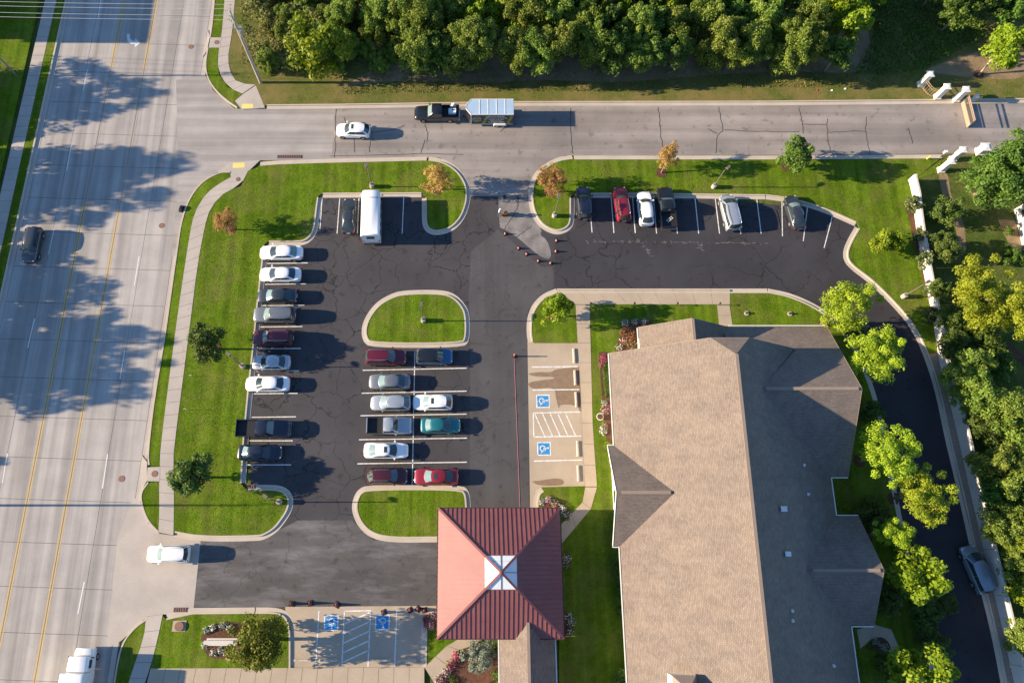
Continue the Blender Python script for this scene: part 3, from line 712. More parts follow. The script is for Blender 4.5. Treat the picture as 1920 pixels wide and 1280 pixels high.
# north-east wing
wz = HE+(25.26-16.82)*K
bslab('roof_slope', [(41.0,25.26,HE),(29.0,25.26,HE),(29.0,21.9,HE+3.36*K),(36.1,21.9,HE+3.36*K),(30.6,16.82,wz),(41.0,16.82,wz)], 'shingle_ew')
bslab('roof_slope', [(41.0,8.38,HE),(41.0,16.82,wz),(30.6,16.82,wz),(39.1,8.38,HE)], 'shingle_ew')
bbeam('ridge_cap', (31.0,16.82,wz+.05), (40.6,16.82,wz+.05), 0.34, 0.09, 'ridge_cap')
# west gable
gz = HE+5.23*K
bslab('roof_slope', [(15.35,11.65,HE),(15.35,6.42,gz),(21.45,6.42,gz),(16.2,11.65,HE)], 'shingle_ew')
bslab('roof_slope', [(15.35,1.19,HE),(16.2,1.19,HE),(21.45,6.42,gz),(15.35,6.42,gz)], 'shingle_ew')
bbeam('ridge_cap', (15.9,6.42,gz+.05), (20.9,6.42,gz+.05), 0.34, 0.09, 'ridge_cap')
for y in (11.65, 1.19): bbeam('rake_trim', (15.33,y,HE-.1), (15.33,6.42,gz-.1), 0.05, 0.22, 'trim_white')
# south-east wing
sz = HE+5.4*K
bslab('roof_slope', [(41.5,4.2,HE),(39.1,4.2,HE),(33.7,-1.2,sz),(41.5,-1.2,sz)], 'shingle_ew')
bslab('roof_slope', [(41.5,-6.6,HE),(41.5,-1.2,sz),(33.7,-1.2,sz),(39.1,-6.6,HE)], 'shingle_ew')
bbeam('ridge_cap', (34.4,-1.2,sz+.05), (41.1,-1.2,sz+.05), 0.34, 0.09, 'ridge_cap')
# gutters and rakes
for p, q in [((15.98,22.1,HE-.06),(15.98,11.7,HE-.06)),((15.98,1.15,HE-.06),(15.98,SY,HE-.06)),((39.22,8.3,HE-.06),(39.22,4.3,HE-.06)),((39.22,-6.7,HE-.06),(39.22,SY,HE-.06)),
             ((39.3,8.26,HE-.06),(41.0,8.26,HE-.06)),((39.3,4.32,HE-.06),(41.5,4.32,HE-.06)),((39.3,-6.72,HE-.06),(41.5,-6.72,HE-.06)),((29.9,25.38,HE-.06),(41.0,25.38,HE-.06)),((19.43,25.1,HE-.06),(19.43,22.2,HE-.06)),((15.3,11.77,HE-.06),(15.9,11.77,HE-.06)),((15.3,1.07,HE-.06),(15.9,1.07,HE-.06))]:
    bbeam('gutter', p, q, 0.10, 0.11, 'trim_white')
for p, q in [((WX,NY+.02,HE-.1),(cx0,NY+.02,cz-.1)),((cx0,NY+.02,cz-.1),(cx1,NY+.02,cz-.1)),((cx1,NY+.02,cz-.1),(36.0,NY+.02,5.3)),((19.55,25.17,HE-.1),(24.75,25.17,nb_z-.1)),((29.95,25.17,HE-.1),(24.75,25.17,nb_z-.1)),
             ((41.02,25.26,HE-.1),(41.02,16.82,wz-.1)),((41.02,8.38,HE-.1),(41.02,16.82,wz-.1)),((41.52,4.2,HE-.1),(41.52,-1.2,sz-.1)),((41.52,-6.6,HE-.1),(41.52,-1.2,sz-.1))]:
    bbeam('fascia', p, q, 0.05, 0.2, 'ridge_cap')
# roof vents
def ez(x): return RZ-(x-RX)*K
for px, py, sx in ((1460,955,0.62),(1467,1038,0.55)):
    x, y = at(px, py, 7.4); z = ez(x)
    Bm(MB().box(x, y, z+.15, sx*.7, sx*.6, .5).box(x, y, z+.42, sx, sx*.85, .10), 'roof_vent', 'trim_white')
for px, py in ((1469,1142),(1469,1160),(1572,1250),(1512,870),(1520,925)):
    x, y = at(px, py, 6.5); z = ez(x)
    Bm(MB().cyl(x, y, z-.2, z+.35, 0.09, n=12).cyl(x, y, z-.05, z+.08, 0.2, .12, 12), 'vent_pipe', 'trim_white')
# white roof cupola on the west slope
x0, y0 = at(1259, 1266, 7.2); z0 = HE+(x0-WX)*K
Bm(MB().prism([(x0,y0-2.0),(x0+2.0,y0-2.0),(x0+2.0,y0),(x0,y0)], z0-.3, z0+2.3), 'cupola', 'trim_white')
Bm(MB().add([(x0-.15,y0+.15,z0+2.3),(x0+2.15,y0+.15,z0+2.3),(x0+2.15,y0-2.15,z0+2.3),(x0-.15,y0-2.15,z0+2.3),(x0+1,y0-1,z0+3.6)], [(0,1,4),(1,2,4),(2,3,4),(3,0,4),(3,2,1,0)]), 'cupola_roof', 'ridge_cap')

# red metal canopy
CX, CY, CH, CZ0, AZ = 3.42, -1.40, 6.42, 4.0, 7.2
can = thing('entrance_canopy', 'square red standing-seam metal canopy roof with pale skylight at its peak', 'canopy', (CX, CY, 0))
ck = (AZ-CZ0)/CH; SK = 1.64; szk = CZ0+(CH-SK)*ck
for q in range(4):
    def Q(x, y, z, q=q):
        for _ in range(q): x, y = -y, x
        return (x, y, z)
    fc = slab3('roof_panel', [Q(-CH,-CH,CZ0),Q(CH,-CH,CZ0),Q(SK,-SK,szk),Q(-SK,-SK,szk)], 'metal_red', can, 0.10)
    n = 27
    for i in range(1, n):
        x = -CH+2*CH*i/n; ye = -CH; yt = -max(abs(x), SK)
        beam('seam', Q(x, ye, CZ0+.02), Q(x, yt-.06, CZ0+(CH+yt-.06)*ck+.02), 0.055, 0.075, 'metal_rib', fc)
    for s_ in (-1, 1):
        a_, b_ = (0.02, SK-.04) if s_ > 0 else (-SK+.04, -0.02)
        slab3('pane', [Q(a_ if s_ > 0 else -SK+.04, -SK+.03, szk+.03),Q(b_ if s_ > 0 else -.02, -SK+.03, szk+.03),Q(s_*.02, -.05, AZ+.0)], 'skylight', can, 0.05)
    beam('skylight_bar', Q(0,-SK,szk+.05), Q(0,0,AZ+.05), 0.03, 0.04, 'metal_rib', can)
    for k in (0.33, 0.66):
        beam('skylight_bar', Q(-SK*(1-k),-SK*(1-k),szk+(AZ-szk)*k+.04), Q(SK*(1-k),-SK*(1-k),szk+(AZ-szk)*k+.04), 0.02, 0.03, 'steel', can) if q == 2 else None
    beam('hip_cap', Q(-CH,-CH,CZ0+.06), Q(0,0,AZ+.09), 0.22, 0.08, 'metal_red', can)
    beam('fascia', Q(-CH-.03,-CH-.03,CZ0-.12), Q(CH+.03,-CH-.03,CZ0-.12), 0.10, 0.28, 'dark_trim', can)
    MB().box(*Q(-CH+.9,-CH+.9,1.9), 0.8, 0.8, 3.8).obj('column', 'brick_wall', can)
MB().box(0, 0, CZ0-.05, 2*CH-.3, 2*CH-.3, .06).obj('ceiling', 'trim_white', can)
# link roof south of the canopy
lk = thing('link_building', 'narrow shingled link roof running away from the red canopy', 'building', (6.15, -12, 0))
lz = 3.0+2.8*.64
slab3('roof_slope', [(-2.8,5.0,3.0),(-2.8,-10,3.0),(0,-10,lz),(0,6.0,lz)], 'shingle_ns', lk)
slab3('roof_slope', [(2.8,-10,3.0),(2.8,5.0,3.0),(0,6.0,lz),(0,-10,lz)], 'shingle_ns', lk)
beam('ridge_cap', (0,-10,lz+.05), (0,5.8,lz+.05), 0.3, 0.08, 'ridge_cap', lk)
for s_ in (-1, 1): beam('gutter', (s_*2.9,-10,2.95), (s_*2.9,4.1,2.95), 0.12, 0.12, 'trim_white', lk)
MB().box(0, -3, 1.5, 4.6, 14, 3.0).obj('wall', 'wall_white', lk)

# neighbour's white house at the edge of the garden, and the house across the street that shades the road
def house(name, label, x0, y0, x1, y1, h, rise, wall, roofm, ridge_ns=True):
    cx, cy = (x0+x1)/2, (y0+y1)/2
    o = thing(name, label, 'house', (cx, cy, 0)); w, d = (x1-x0)/2, (y1-y0)/2
    MB().box(0, 0, h/2, 2*w, 2*d, h).obj('wall', wall, o)
    e = 0.5
    if ridge_ns:
        for s_ in (-1, 1):
            slab3('roof_slope', [(s_*(w+e),-d-e,h-.2),(s_*(w+e),d+e,h-.2),(0,d+e,h+rise),(0,-d-e,h+rise)], roofm, o)
            MB().add([(-w,s_*d,h),(w,s_*d,h),(0,s_*d,h+rise-.25)], [(0,1,2)]).obj('gable', wall, o)
    else:
        for s_ in (-1, 1):
            slab3('roof_slope', [(-w-e,s_*(d+e),h-.2),(w+e,s_*(d+e),h-.2),(w+e,0,h+rise),(-w-e,0,h+rise)], roofm, o)
            MB().add([(s_*w,-d,h),(s_*w,d,h),(s_*w,0,h+rise-.25)], [(0,1,2)]).obj('gable', wall, o)
    for k in (-.5, .5):
        for s_ in (-1, 1):
            f = MB().box(s_*(w+.03), k*d, h*.55, .1, 1.1, 1.3).obj('window', 'trim_white', o); MB().box(s_*(w+.07), k*d, h*.55, .06, .9, 1.1).obj('pane', 'glass', f)
    return o
hx, hy = at(1908, 430, 0.0)
house('white_house', 'white-walled house at the edge of the garden beyond the boundary wall', hx, hy-2.2, hx+14, hy+2.6, 3.2, 2.4, 'wall_white', 'shingle_ew', False)
house('street_house', 'brick house across the street shading the road', -84, 66.5, -69, 86, 8.6, 0.6, 'brick_wall', 'shingle_ns')

# boundary wall: panels between posts, sunny face towards the lawn
bw = thing('boundary_wall', 'long pale precast wall between the parking lot drive and the gardens', 'wall', (0, 0, 0))
wp = W([(1704,340),(1711,367),(1716,420),(1725,470),(1732,515),(1752,612),(1757,662),(1773,722),(1787,780),(1801,840),(1815,905),(1828,960),(1841,1017),(1861,1100),(1881,1185),(1903,1288),(1915,1340)])
ws, L = resample(wp, 26)
for i in range(26):
    (ax, ay), (bx_, by) = ws[i], ws[i+1]; d = math.hypot(bx_-ax, by-ay); rz = math.atan2(by-ay, bx_-ax)
    hgt = 1.5 if i < 8 else 2.0
    MB().box((ax+bx_)/2, (ay+by)/2, hgt/2, d-.03, 0.16, hgt, rz).obj('wall_panel', 'wall_concrete', bw)
    MB().box((ax+bx_)/2, (ay+by)/2, hgt+.04, d-.02, 0.24, 0.08, rz).obj('wall_cap', 'wall_concrete', bw)
    if i % 4 == 0: MB().box(ax, ay, hgt/2+.06, 0.3, 0.3, hgt+.12, rz).obj('wall_post', 'wall_concrete', bw)

# gate at the end of the side road
def pillar(px, py, label, h=2.3, s=0.62):
    x, y = at(px, py); o = thing('gate_pillar', label, 'pillar', (x, y, LAWN_Z-.02))
    MB().box(0, 0, .15, s+.16, s+.16, .3).obj('base', 'pillar_cream', o); MB().box(0, 0, h/2, s, s, h).obj('shaft', 'pillar_cream', o)
    MB().box(0, 0, h+.05, s+.22, s+.22, .12).box(0, 0, h+.2, s+.1, s+.1, .22, 0, .35).obj('cap', 'trim_white', o); return (x, y)
p1 = pillar(1724,161,'cream gate pillar at the outer end of the curved iron fence')
p2 = pillar(1755,184,'cream gate pillar between the curved iron fence and the open gate')
p3 = pillar(1790,189,'cream gate pillar that carries the open iron gate leaf')
p4 = pillar(1784,300,'cream gate pillar on the kerb opposite the open gate leaf')
p5 = pillar(1762,321,'cream gate pillar in the grass at the end of the garden path')
p6 = pillar(1835,287,'low cream gate pillar half hidden by the big garden tree',1.3,0.9)
def iron_fence(label, pts, h, gap=0.28, rails=2):
    o = thing('iron_fence', label, 'fence', (pts[0][0], pts[0][1], LAWN_Z)); x0, y0 = pts[0]
    loc = [(p[0]-x0, p[1]-y0) for p in pts]; q, L = resample(loc, max(2, int(math.dist(pts[0], pts[-1])/gap)))
    for z in [h*.95, h*.12, h*.75][:rails+1]: MB().tube([(p[0], p[1], z) for p in q], 0.03, 6).obj('rail', 'gate_iron', o)
    for p in q: MB().box(p[0], p[1], h/2, .035, .035, h).obj('picket', 'gate_iron', o)
iron_fence('curved iron picket fence joining two cream gate pillars', chaikin([p1, ((p1[0]+p2[0])/2-.3, (p1[1]+p2[1])/2-.7), p2], 2), 1.5)
iron_fence('straight iron picket fence between the two southern gate pillars', [p5, p4], 1.5)
g0, g1 = at(1801,195), at(1812,240)
gt = thing('gate_leaf', 'open brown iron gate leaf standing out across the side road', 'gate', (g0[0], g0[1], 0.02))
gd = (g1[0]-g0[0], g1[1]-g0[1]); gr = math.atan2(gd[1], gd[0]); gl = math.hypot(*gd)
for z, hh in ((0.15,.12),(0.75,.08),(1.5,.08),(1.75,.1)): MB().box(gd[0]/2, gd[1]/2, z, gl, .06, hh, gr).obj('rail', 'gate_iron', gt)
MB().box(gd[0]/2, gd[1]/2, .42, gl, .03, .5, gr).obj('kick_panel', 'gate_iron', gt)
for k in range(19): MB().box(gd[0]*k/18, gd[1]*k/18, .92, .035, .035, 1.75).obj('bar', 'gate_iron', gt)
x, y = at(1822,190); o = thing('gate_motor', 'white gate motor box on the grass beside the yellow post', 'gate motor', (x, y, LAWN_Z)); MB().box(0,0,.5,.45,.45,1.0).obj('case','trim_white',o); MB().box(0,0,1.03,.5,.5,.08).obj('lid','trim_white',o)
def post(px, py, h, label, name='guard_post', mat='yellow_post', r=0.09):
    x, y = at(px, py); o = thing(name, label, 'post', (x, y, LAWN_Z-.02)); MB().cyl(0,0,0,h,r,n=14).obj('shaft',mat,o); MB().cyl(0,0,h,h+.06,r,r*.4,14).obj('cap',mat,o)
post(1831,191,1.0,'yellow guard post next to the white gate motor box'); post(1737,299,.7,'short yellow post on the grass by the southern gate pillars')
x, y = at(1760,296); o = thing('call_box', 'white entry call box on a stand by the southern gate pillars', 'call box', (x, y, LAWN_Z)); MB().cyl(0,0,0,1.0,.06,n=10).obj('stand','steel',o); MB().box(.1,.05,1.15,.35,.3,.45).obj('box','trim_white',o)

# ---------------------------------------------------------------- poles, lamps and wires
def lamp(px, py, label, ang, h=4.3, z=LAWN_Z):
    x, y = at(px, py); o = thing('lamp_post', label, 'lamp post', (x, y, z-.02), ang, 'lamp posts around the lot')
    MB().cyl(0,0,0,.72,.30,.28,20).obj('footing','walk_concrete',o,40)
    MB().cyl(0,0,.72,.78,.17,n=12).obj('base_plate','bronze_pole',o); MB().cyl(0,0,.75,h,.065,.05,12).obj('pole','bronze_pole',o,40)
    MB().box(.22,0,h-.05,.5,.07,.07).obj('arm','bronze_pole',o)
    hd = MB().box(.62,0,h-.02,.62,.36,.16,0,.86).obj('lamp_head','bronze_pole',o); MB().box(.62,0,h-.12,.5,.28,.04).obj('lens','lens',hd)
lamp(794,602,'lamp post on concrete footing in the middle of the oval grass island',R(90))
lamp(525,941,'lamp post on concrete footing in the rounded lawn tip by the south drive',R(150))
lamp(698,351,'lamp post on concrete footing behind the white shuttle bus',R(110))
lamp(1337,352,'lamp post on concrete footing behind the stalls near the silver minivan',R(40))
lamp(1039,406,'lamp post on concrete footing in the grass tip below the orange tree',R(80))
lamp(457,688,'lamp post on concrete footing behind the small silver sedan',R(140))
lamp(1692,557,'lamp post on concrete footing where the black drive starts to bend',R(30))
def light_small(px, py, label):
    x, y = at(px, py); o = thing('ground_light', label, 'garden light', (x, y, LAWN_Z-.01), 0, 'ground lights on the lawn')
    MB().cyl(0,0,0,.10,.28,n=16).obj('footing','walk_concrete',o); MB().box(0,0,.2,.26,.2,.2).obj('flood_head','steel_dark',o)
light_small(1399,588,'ground floodlight on a concrete ring in the grass near the walkway'); light_small(1480,589,'ground floodlight on a dirt ring in the grass near the leaning trunk'); 
for px in (1106,1187,1267,1346):
    x, y = at(px, 573); o = thing('path_light', 'small path light at the edge of the concrete walk', 'garden light', (x, y, .12), 0, 'path lights along the walk')
    MB().cyl(0,0,0,.75,.03,n=8).obj('stem','steel_dark',o); MB().cyl(0,0,.72,.82,.05,.13,10).obj('hood','steel_dark',o)
ux, uy = at(489,156)
up = thing('utility_pole', 'tall grey utility pole with crossarms at the corner of the wood', 'utility pole', (ux, uy, LAWN_Z-.02))
MB().cyl(0,0,0,13.4,.19,.12,14).obj('pole','wood_pole',up,40); MB().cyl(.26,-.12,0,10.2,.06,n=8).obj('conduit','steel',up)
for z in (12.9, 11.6): MB().box(0,0,z,.12,2.3,.14,R(12)).obj('crossarm','wood_pole',up)
for k in (-1,-.45,.45,1):
    for z in (12.98, 11.68): MB().cyl(-.02*k,k*1.05,z,z+.2,.05,n=8).obj('insulator','steel',up)
for k in (-.22,.25): MB().cyl(.3,k,9.4,10.3,.2,n=14).obj('transformer','steel',up)
def wire(p, q, sag, label):
    pts = []
    for i in range(25):
        t = i/24; pts.append((p[0]+(q[0]-p[0])*t, p[1]+(q[1]-p[1])*t, p[2]+(q[2]-p[2])*t-sag*4*t*(1-t)))
    tag(MB().tube(pts, 0.022, 5).obj('power_line', 'wire'), label, 'power line', 'power lines over the street')
for k in (-1.05,-.45,.45,1.05):
    wire((ux,uy+k,13.2), (-110,uy+k+4,12.6), 1.0, 'power line strung across the street from the utility pole')
lx, ly = at(31,142)
o = thing('street_light_pole', 'bare grey street light pole on the lawn across the street', 'street light', (lx, ly, LAWN_Z-.02))
MB().cyl(0,0,0,9.5,.12,.07,12).obj('pole','steel',o,40); MB().tube([(0,0,9.3),(-1.2,.2,9.9),(-2.6,.3,10.0)],.05,8).obj('arm','steel',o); MB().box(-2.9,.3,9.95,.7,.3,.16).obj('lamp_head','steel',o)
lx, ly = at(-62,947)
o = thing('street_light_pole', 'tall grey street light pole whose shadow crosses the street by the driveway', 'street light', (lx, ly, LAWN_Z-.02))
MB().cyl(0,0,0,10.2,.14,.08,12).obj('pole','steel',o,40); MB().tube([(0,0,10.0),(1.0,.1,10.5),(2.2,.15,10.6)],.06,8).obj('arm','steel',o); MB().box(2.5,.15,10.58,.7,.3,.16).obj('lamp_head','steel',o)
sgn = at(352,769); o = thing('lawn_marker', 'thin white marker stake with small plate in the west lawn', 'marker', (sgn[0], sgn[1], LAWN_Z-.01)); MB().cyl(0,0,0,.8,.025,n=8).obj('stake','trim_white',o); MB().box(0,0,.78,.3,.03,.2).obj('plate','trim_white',o)
sgn = at(361,706); o = thing('lawn_marker', 'short white marker stake in the shade behind the small round tree', 'marker', (sgn[0], sgn[1], LAWN_Z-.01)); MB().cyl(0,0,0,.6,.025,n=8).obj('stake','trim_white',o); MB().box(0,0,.62,.3,.03,.16).obj('plate','trim_white',o)
# wheel stops
def stop(px, py, rz, label, z):
    x, y = at(px, py); o = thing('wheel_stop', label, 'wheel stop', (x, y, z), rz, 'concrete wheel stops')
    MB().prism([(-.13,-.9),(.13,-.9),(.13,.9),(-.13,.9)],0,.06).add([(-.13,-.9,.06),(.13,-.9,.06),(.13,.9,.06),(-.13,.9,.06),(-.08,-.87,.15),(.08,-.87,.15),(.08,.87,.15),(-.08,.87,.15)],[(4,5,6,7),(0,1,5,4),(1,2,6,5),(2,3,7,6),(3,0,4,7)]).obj('block','kerb_concrete',o)
    for s_ in (-.6,.6): MB().cyl(0,s_,.13,.165,.03,n=8).obj('pin','steel_dark',o)
for px, py in ((1076,667),(1078,708),(1080,749),(1083,841),(1084,887)): stop(px, py, 0, 'concrete wheel stop beside the walk on the damp bays', .016)
for px, py in ((568,1237),(616,1237),(716,1237),(765,1237)): stop(px, py, R(90), 'concrete wheel stop on the striped bays below the south drive', .014)
# cones and barrels
def cone(px, py, label, h, r, mat, group, z=0.012):
    x, y = at(px, py); o = thing('traffic_cone', label, 'cone', (x, y, z), random.uniform(0,6), group)
    MB().box(0,0,.02,r*2.2,r*2.2,.04).obj('base','rubber',o); MB().cyl(0,0,.04,h,r*.8,r*.22,16).obj('cone_body',mat,o,40)
    if mat == 'cone_red': MB().cyl(0,0,h*.55,h*.72,r*.8-(r*.58)*.52+.006,r*.8-(r*.58)*.70+.006,16).obj('white_band','trim_white',o)
for px, py in ((947,439),(972,466),(987,477),(1009,490),(1032,494),(1043,452),(1042,472)):
    cone(px, py, 'small red cone guarding the worn sealcoat patch', .46, .2, 'cone_red', 'cones around the worn patch')
for px, py in ((547,1131),(582,1130),(632,1133)):
    cone(px, py, 'dark red cone at the edge of the south drive', .8, .27, 'cone_brown', 'dark cones along the south drive')
for px, py in ((720,1147),(769,1143),(784,1141),(796,1143)):
    cone(px, py, 'dark red cone on the concrete by the canopy planter', .7, .25, 'cone_brown', 'dark cones by the canopy')
x, y = at(964,668); o = thing('delineator_post', 'red delineator post holding pink tape in the middle drive', 'delineator', (x, y, .012))
MB().cyl(0,0,0,.08,.25,.22,16).obj('base','rubber',o); MB().cyl(0,0,.08,1.25,.10,.07,14).obj('post','cone_red',o); MB().cyl(0,0,.8,.95,.095,n=14).obj('white_band','trim_white',o)
tx, ty = at(975,950); q_ = [(x+(tx-x)*t/16, y+(ty-y)*t/16, .03) for t in range(17)]
tag(MB().tube(q_, .016, 5).obj('barrier_tape', 'tape_pink'), 'pink barrier tape stretched from the red delineator post to the canopy', 'tape')
# ---------------------------------------------------------------- vehicles
# nose towards +x. stations: (position along length, half-width factor, top height, bottom height)
KINDS = {
 'sedan': dict(W=1.82, H=1.45, st=[(-.5,.52,.62,.36),(-.494,.72,.84,.30),(-.475,.85,.94,.26),(-.44,.93,.99,.24),(-.38,.98,1.00,.22),(-.28,1,1.00,.2),(0,1,.98,.2),(.18,1,.96,.2),(.25,.99,.94,.2),(.36,.96,.88,.22),(.42,.90,.82,.24),(.46,.80,.74,.26),(.487,.64,.66,.30),(.5,.42,.56,.36)],
               g=(-.37,-.215,.065,.24), belt=.97, rw=.73),
 'suv': dict(W=1.88, H=1.70, st=[(-.5,.66,.70,.40),(-.494,.80,1.00,.34),(-.475,.91,1.10,.30),(-.45,.96,1.11,.29),(-.40,.99,1.12,.28),(-.2,1,1.11,.26),(.1,1,1.09,.26),(.22,1,1.06,.26),(.34,.97,1.01,.27),(.42,.91,.95,.28),(.465,.81,.87,.30),(.488,.68,.78,.33),(.5,.46,.66,.40)],
             g=(-.478,-.41,.05,.21), belt=1.10, rw=.76),
 'crossover': dict(W=1.84, H=1.62, st=[(-.5,.60,.68,.38),(-.493,.77,.96,.32),(-.475,.88,1.05,.29),(-.44,.95,1.06,.27),(-.38,.98,1.07,.26),(-.2,1,1.06,.25),(.1,1,1.03,.25),(.23,.99,1.00,.25),(.35,.96,.94,.26),(.42,.90,.87,.27),(.463,.79,.80,.29),(.488,.64,.71,.32),(.5,.42,.60,.38)],
             g=(-.465,-.33,.06,.23), belt=1.05, rw=.74),
 'minivan': dict(W=1.96, H=1.75, st=[(-.5,.84,.66,.36),(-.494,.92,1.00,.30),(-.47,.96,1.10,.26),(-.3,1,1.10,.24),(.1,1,1.07,.24),(.28,.99,1.02,.24),(.38,.95,.92,.25),(.45,.88,.80,.27),(.486,.76,.68,.30),(.5,.60,.54,.35)],
             g=(-.482,-.43,.14,.335), belt=1.08, rw=.78),
 'pickup': dict(W=1.96, H=1.85, st=[(-.13,1,1.16,.42),(-.10,1,1.16,.40),(.05,1,1.15,.38),(.20,1,1.12,.38),(.30,.99,1.09,.38),(.42,.96,1.04,.38),(.475,.90,.96,.40),(.493,.84,.84,.42),(.5,.78,.66,.46)],
             g=(-.135,-.115,.095,.20), belt=1.15, rw=.78),
}
_wheel = {}
def wheel_meshes(r):
    if r not in _wheel:
        t = MB(); n = 20
        prof = [(r*.62,-.115),(r*.93,-.115),(r,-.08),(r,.08),(r*.93,.115),(r*.62,.115)]
        for k in range(n):
            a = 2*math.pi*k/n
            for (q, y) in prof: t.v.append((q*math.cos(a), y, q*math.sin(a)))
        m = len(prof)
        for k in range(n):
            for j in range(m-1): t.f.append((k*m+j, k*m+j+1, ((k+1)%n)*m+j+1, ((k+1)%n)*m+j))
        rm = MB()
        for s_ in (-1, 1):
            o = len(rm.v)
            for k in range(n): rm.v.append((r*.64*math.cos(2*math.pi*k/n), s_*.10, r*.64*math.sin(2*math.pi*k/n)))
            rm.v.append((0, s_*.118, 0))
            for k in range(n): rm.f.append((o+k, o+(k+1)%n, o+n))
        _wheel[r] = (t.mesh('tyre', 'rubber', 40), rm.mesh('rim', 'rim', 30))
    return _wheel[r]
def loft(st, L, Wd):
    m = MB(); rows = []
    for t, w, zt, zb in st:
        x = t*L; hw = Wd/2*w
        half = [(0, zb), (.78*hw, zb), (.96*hw, zb+.10), (1.0*hw, zb+(zt-zb)*.52), (.975*hw, zt-.10), (.90*hw, zt-.02), (.50*hw, zt+.012), (0, zt+.022)]
        ring = [(x, y, z) for y, z in half] + [(x, -y, z) for y, z in half[-2:0:-1]]
        rows.append(ring)
    n = len(rows[0])
    for r_ in rows: m.v += r_
    for i in range(len(rows)-1):
        for k in range(n): m.f.append((i*n+k, i*n+(k+1)%n, (i+1)*n+(k+1)%n, (i+1)*n+k))
    m.f.append(tuple(range(n))); m.f.append(tuple((len(rows)-1)*n+k for k in range(n))[::-1])
    return m
def patch(fn, nu, nv):
    m = MB()
    for i in range(nu+1):
        for j in range(nv+1): m.v.append(fn(i/nu, j/nv))
    for i in range(nu):
        for j in range(nv): m.f.append((i*(nv+1)+j, (i+1)*(nv+1)+j, (i+1)*(nv+1)+j+1, i*(nv+1)+j+1))
    return m
def car(kind, cpx, L, heading, body, label, name=None, cat='car', roof=None, sunroof=False, rails=False, z=0.014, group=None, ref_h=0.8, wf='glass', wr='glass', Hs=1.0):
    """cpx = photo pixel of the middle of the body at ref_h above the road; heading in degrees from east"""
    k = KINDS[kind]; Wd = k['W']; H = k['H']*Hs; belt = k['belt']
    x, y = at(cpx[0], cpx[1], ref_h)
    o = thing(name or {'sedan':'sedan','suv':'suv','crossover':'crossover_car','minivan':'minivan','pickup':'pickup_truck'}[kind], label, cat, (x, y, z), R(heading), group)
    roof = roof or body
    loft(k['st'], L, Wd).obj('body', body, o, 38)
    # greenhouse
    xr, xrr, xrf, xf = [t*L for t in k['g']]; wb = Wd/2*.90; wt = Wd/2*k['rw']
    def zr(x_): # gently crowned roof line
        t = (x_-xrr)/(xrf-xrr); return H-.05*(2*t-1.1)**2
    gm = MB(); rows = []; BOW = .02 if kind == 'pickup' else .24
    sts = [(xr, belt-.02, wb*.90)] + [(xrr+(xrf-xrr)*t, None, None) for t in (0, .12, .3, .5, .7, .88, 1)] + [(xf, belt-.03, wb*.93)]
    for (xs, zz, ww) in sts:
        if zz is None:
            e_ = 1-.17*abs((xs-xrr)/(xrf-xrr)*2-1)**3; w_ = wt*e_
            half = [(wb, belt-.06), (w_+.03, zr(xs)-.10), (w_*.86, zr(xs)-.02), (w_*.4, zr(xs)+.008), (0, zr(xs)+.012)]
        else: half = [(wb, belt-.06), (ww, zz), (ww*.8, zz+.01), (ww*.4, zz+.015), (0, zz+.018)]
        bw_ = BOW if xs >= xrf-1e-6 else (-BOW*.8 if xs <= xrr+1e-6 else 0.0)
        rows.append([(xs+bw_*(.45-(a/wb)**2), a, b) for a, b in half] + [(xs+bw_*(.45-(a/wb)**2), -a, b) for a, b in half[-2::-1]])
    n = len(rows[0])
    for r_ in rows: gm.v += r_
    for i in range(len(rows)-1):
        for j in range(n-1): gm.f.append((i*n+j, i*n+j+1, (i+1)*n+j+1, (i+1)*n+j))
    gm.obj('roof', roof, o, 30)
    def slope(x0, z0, w0, x1, z1, w1, sgn):
        nx, nz = (z1-z0), -(x1-x0); l = math.hypot(nx, nz); nx, nz = nx/l*sgn, nz/l*sgn
        def fn(u, v):
            s_ = .07+.86*u; yy = (2*v-1); w = (w0+(w1-w0)*s_)*.90; bul = .05*(1-yy*yy)
            return (x0+(x1-x0)*s_+nx*(.016+bul*.3)+(BOW if x0 > 0 else -BOW*.8)*(.45-(yy*w/wb)**2), yy*w, z0+(z1-z0)*s_+nz*(.014+bul*.3)+.012*(1-yy*yy))
        return patch(fn, 2, 6)
    sg = lambda m_: m_
    slope(xf, belt-.02, wb*.93, xrf, zr(xrf), wt*.84, 1).obj('windscreen', wf, o, 40)
    slope(xr, belt-.01, wb*.93, xrr, zr(xrr), wt*.84, -1).obj('rear_window', wr, o, 40)
    xm = (xrr+xrf)/2+.03*L
    for s_ in (-1, 1):
        def side(xa0, xa1, xb0, xb1):
            def P(xx, t): return (xx, s_*(wb+(wt+.03-wb)*t+.012), (belt-.03)+(zr(xm)-.12-belt+.03)*t)
            a, b = P(xa0,.12), P(xa1,.12); c, d = P(xb1,.96), P(xb0,.96)
            MB().add([a, b, c, d], [(0,1,2,3)]).obj('side_window', 'glass', o)
        side(xm+.03, xf-.075*L, xm+.03, xrf+.0*L)
        if kind == 'pickup': side(xrr+.02, xm-.03, xrr+.03, xm-.03)
        else:
            side(xr+.07*L if kind == 'sedan' else xr+.05*L, xm-.03, xrr+.02*L, xm-.03)
        MB().box(xf-.045*L, s_*(Wd/2+.07), belt+.03, .16, .20, .13).obj('mirror', body, o)
    # lamps, grille, plate
    f = k['st'][-3]; 
    for s_ in (-1, 1):
        MB().box(.447*L, s_*Wd*.335, f[2]-.05, .30, .13, .12, -s_*.62).obj('headlight', 'head_glass', o)
        MB().box(-.476*L, s_*Wd*.35, belt-.16, .12, .26 if kind != 'minivan' else .18, .20, s_*.75).obj('taillight', 'tail_red', o) if kind != 'pickup' else None
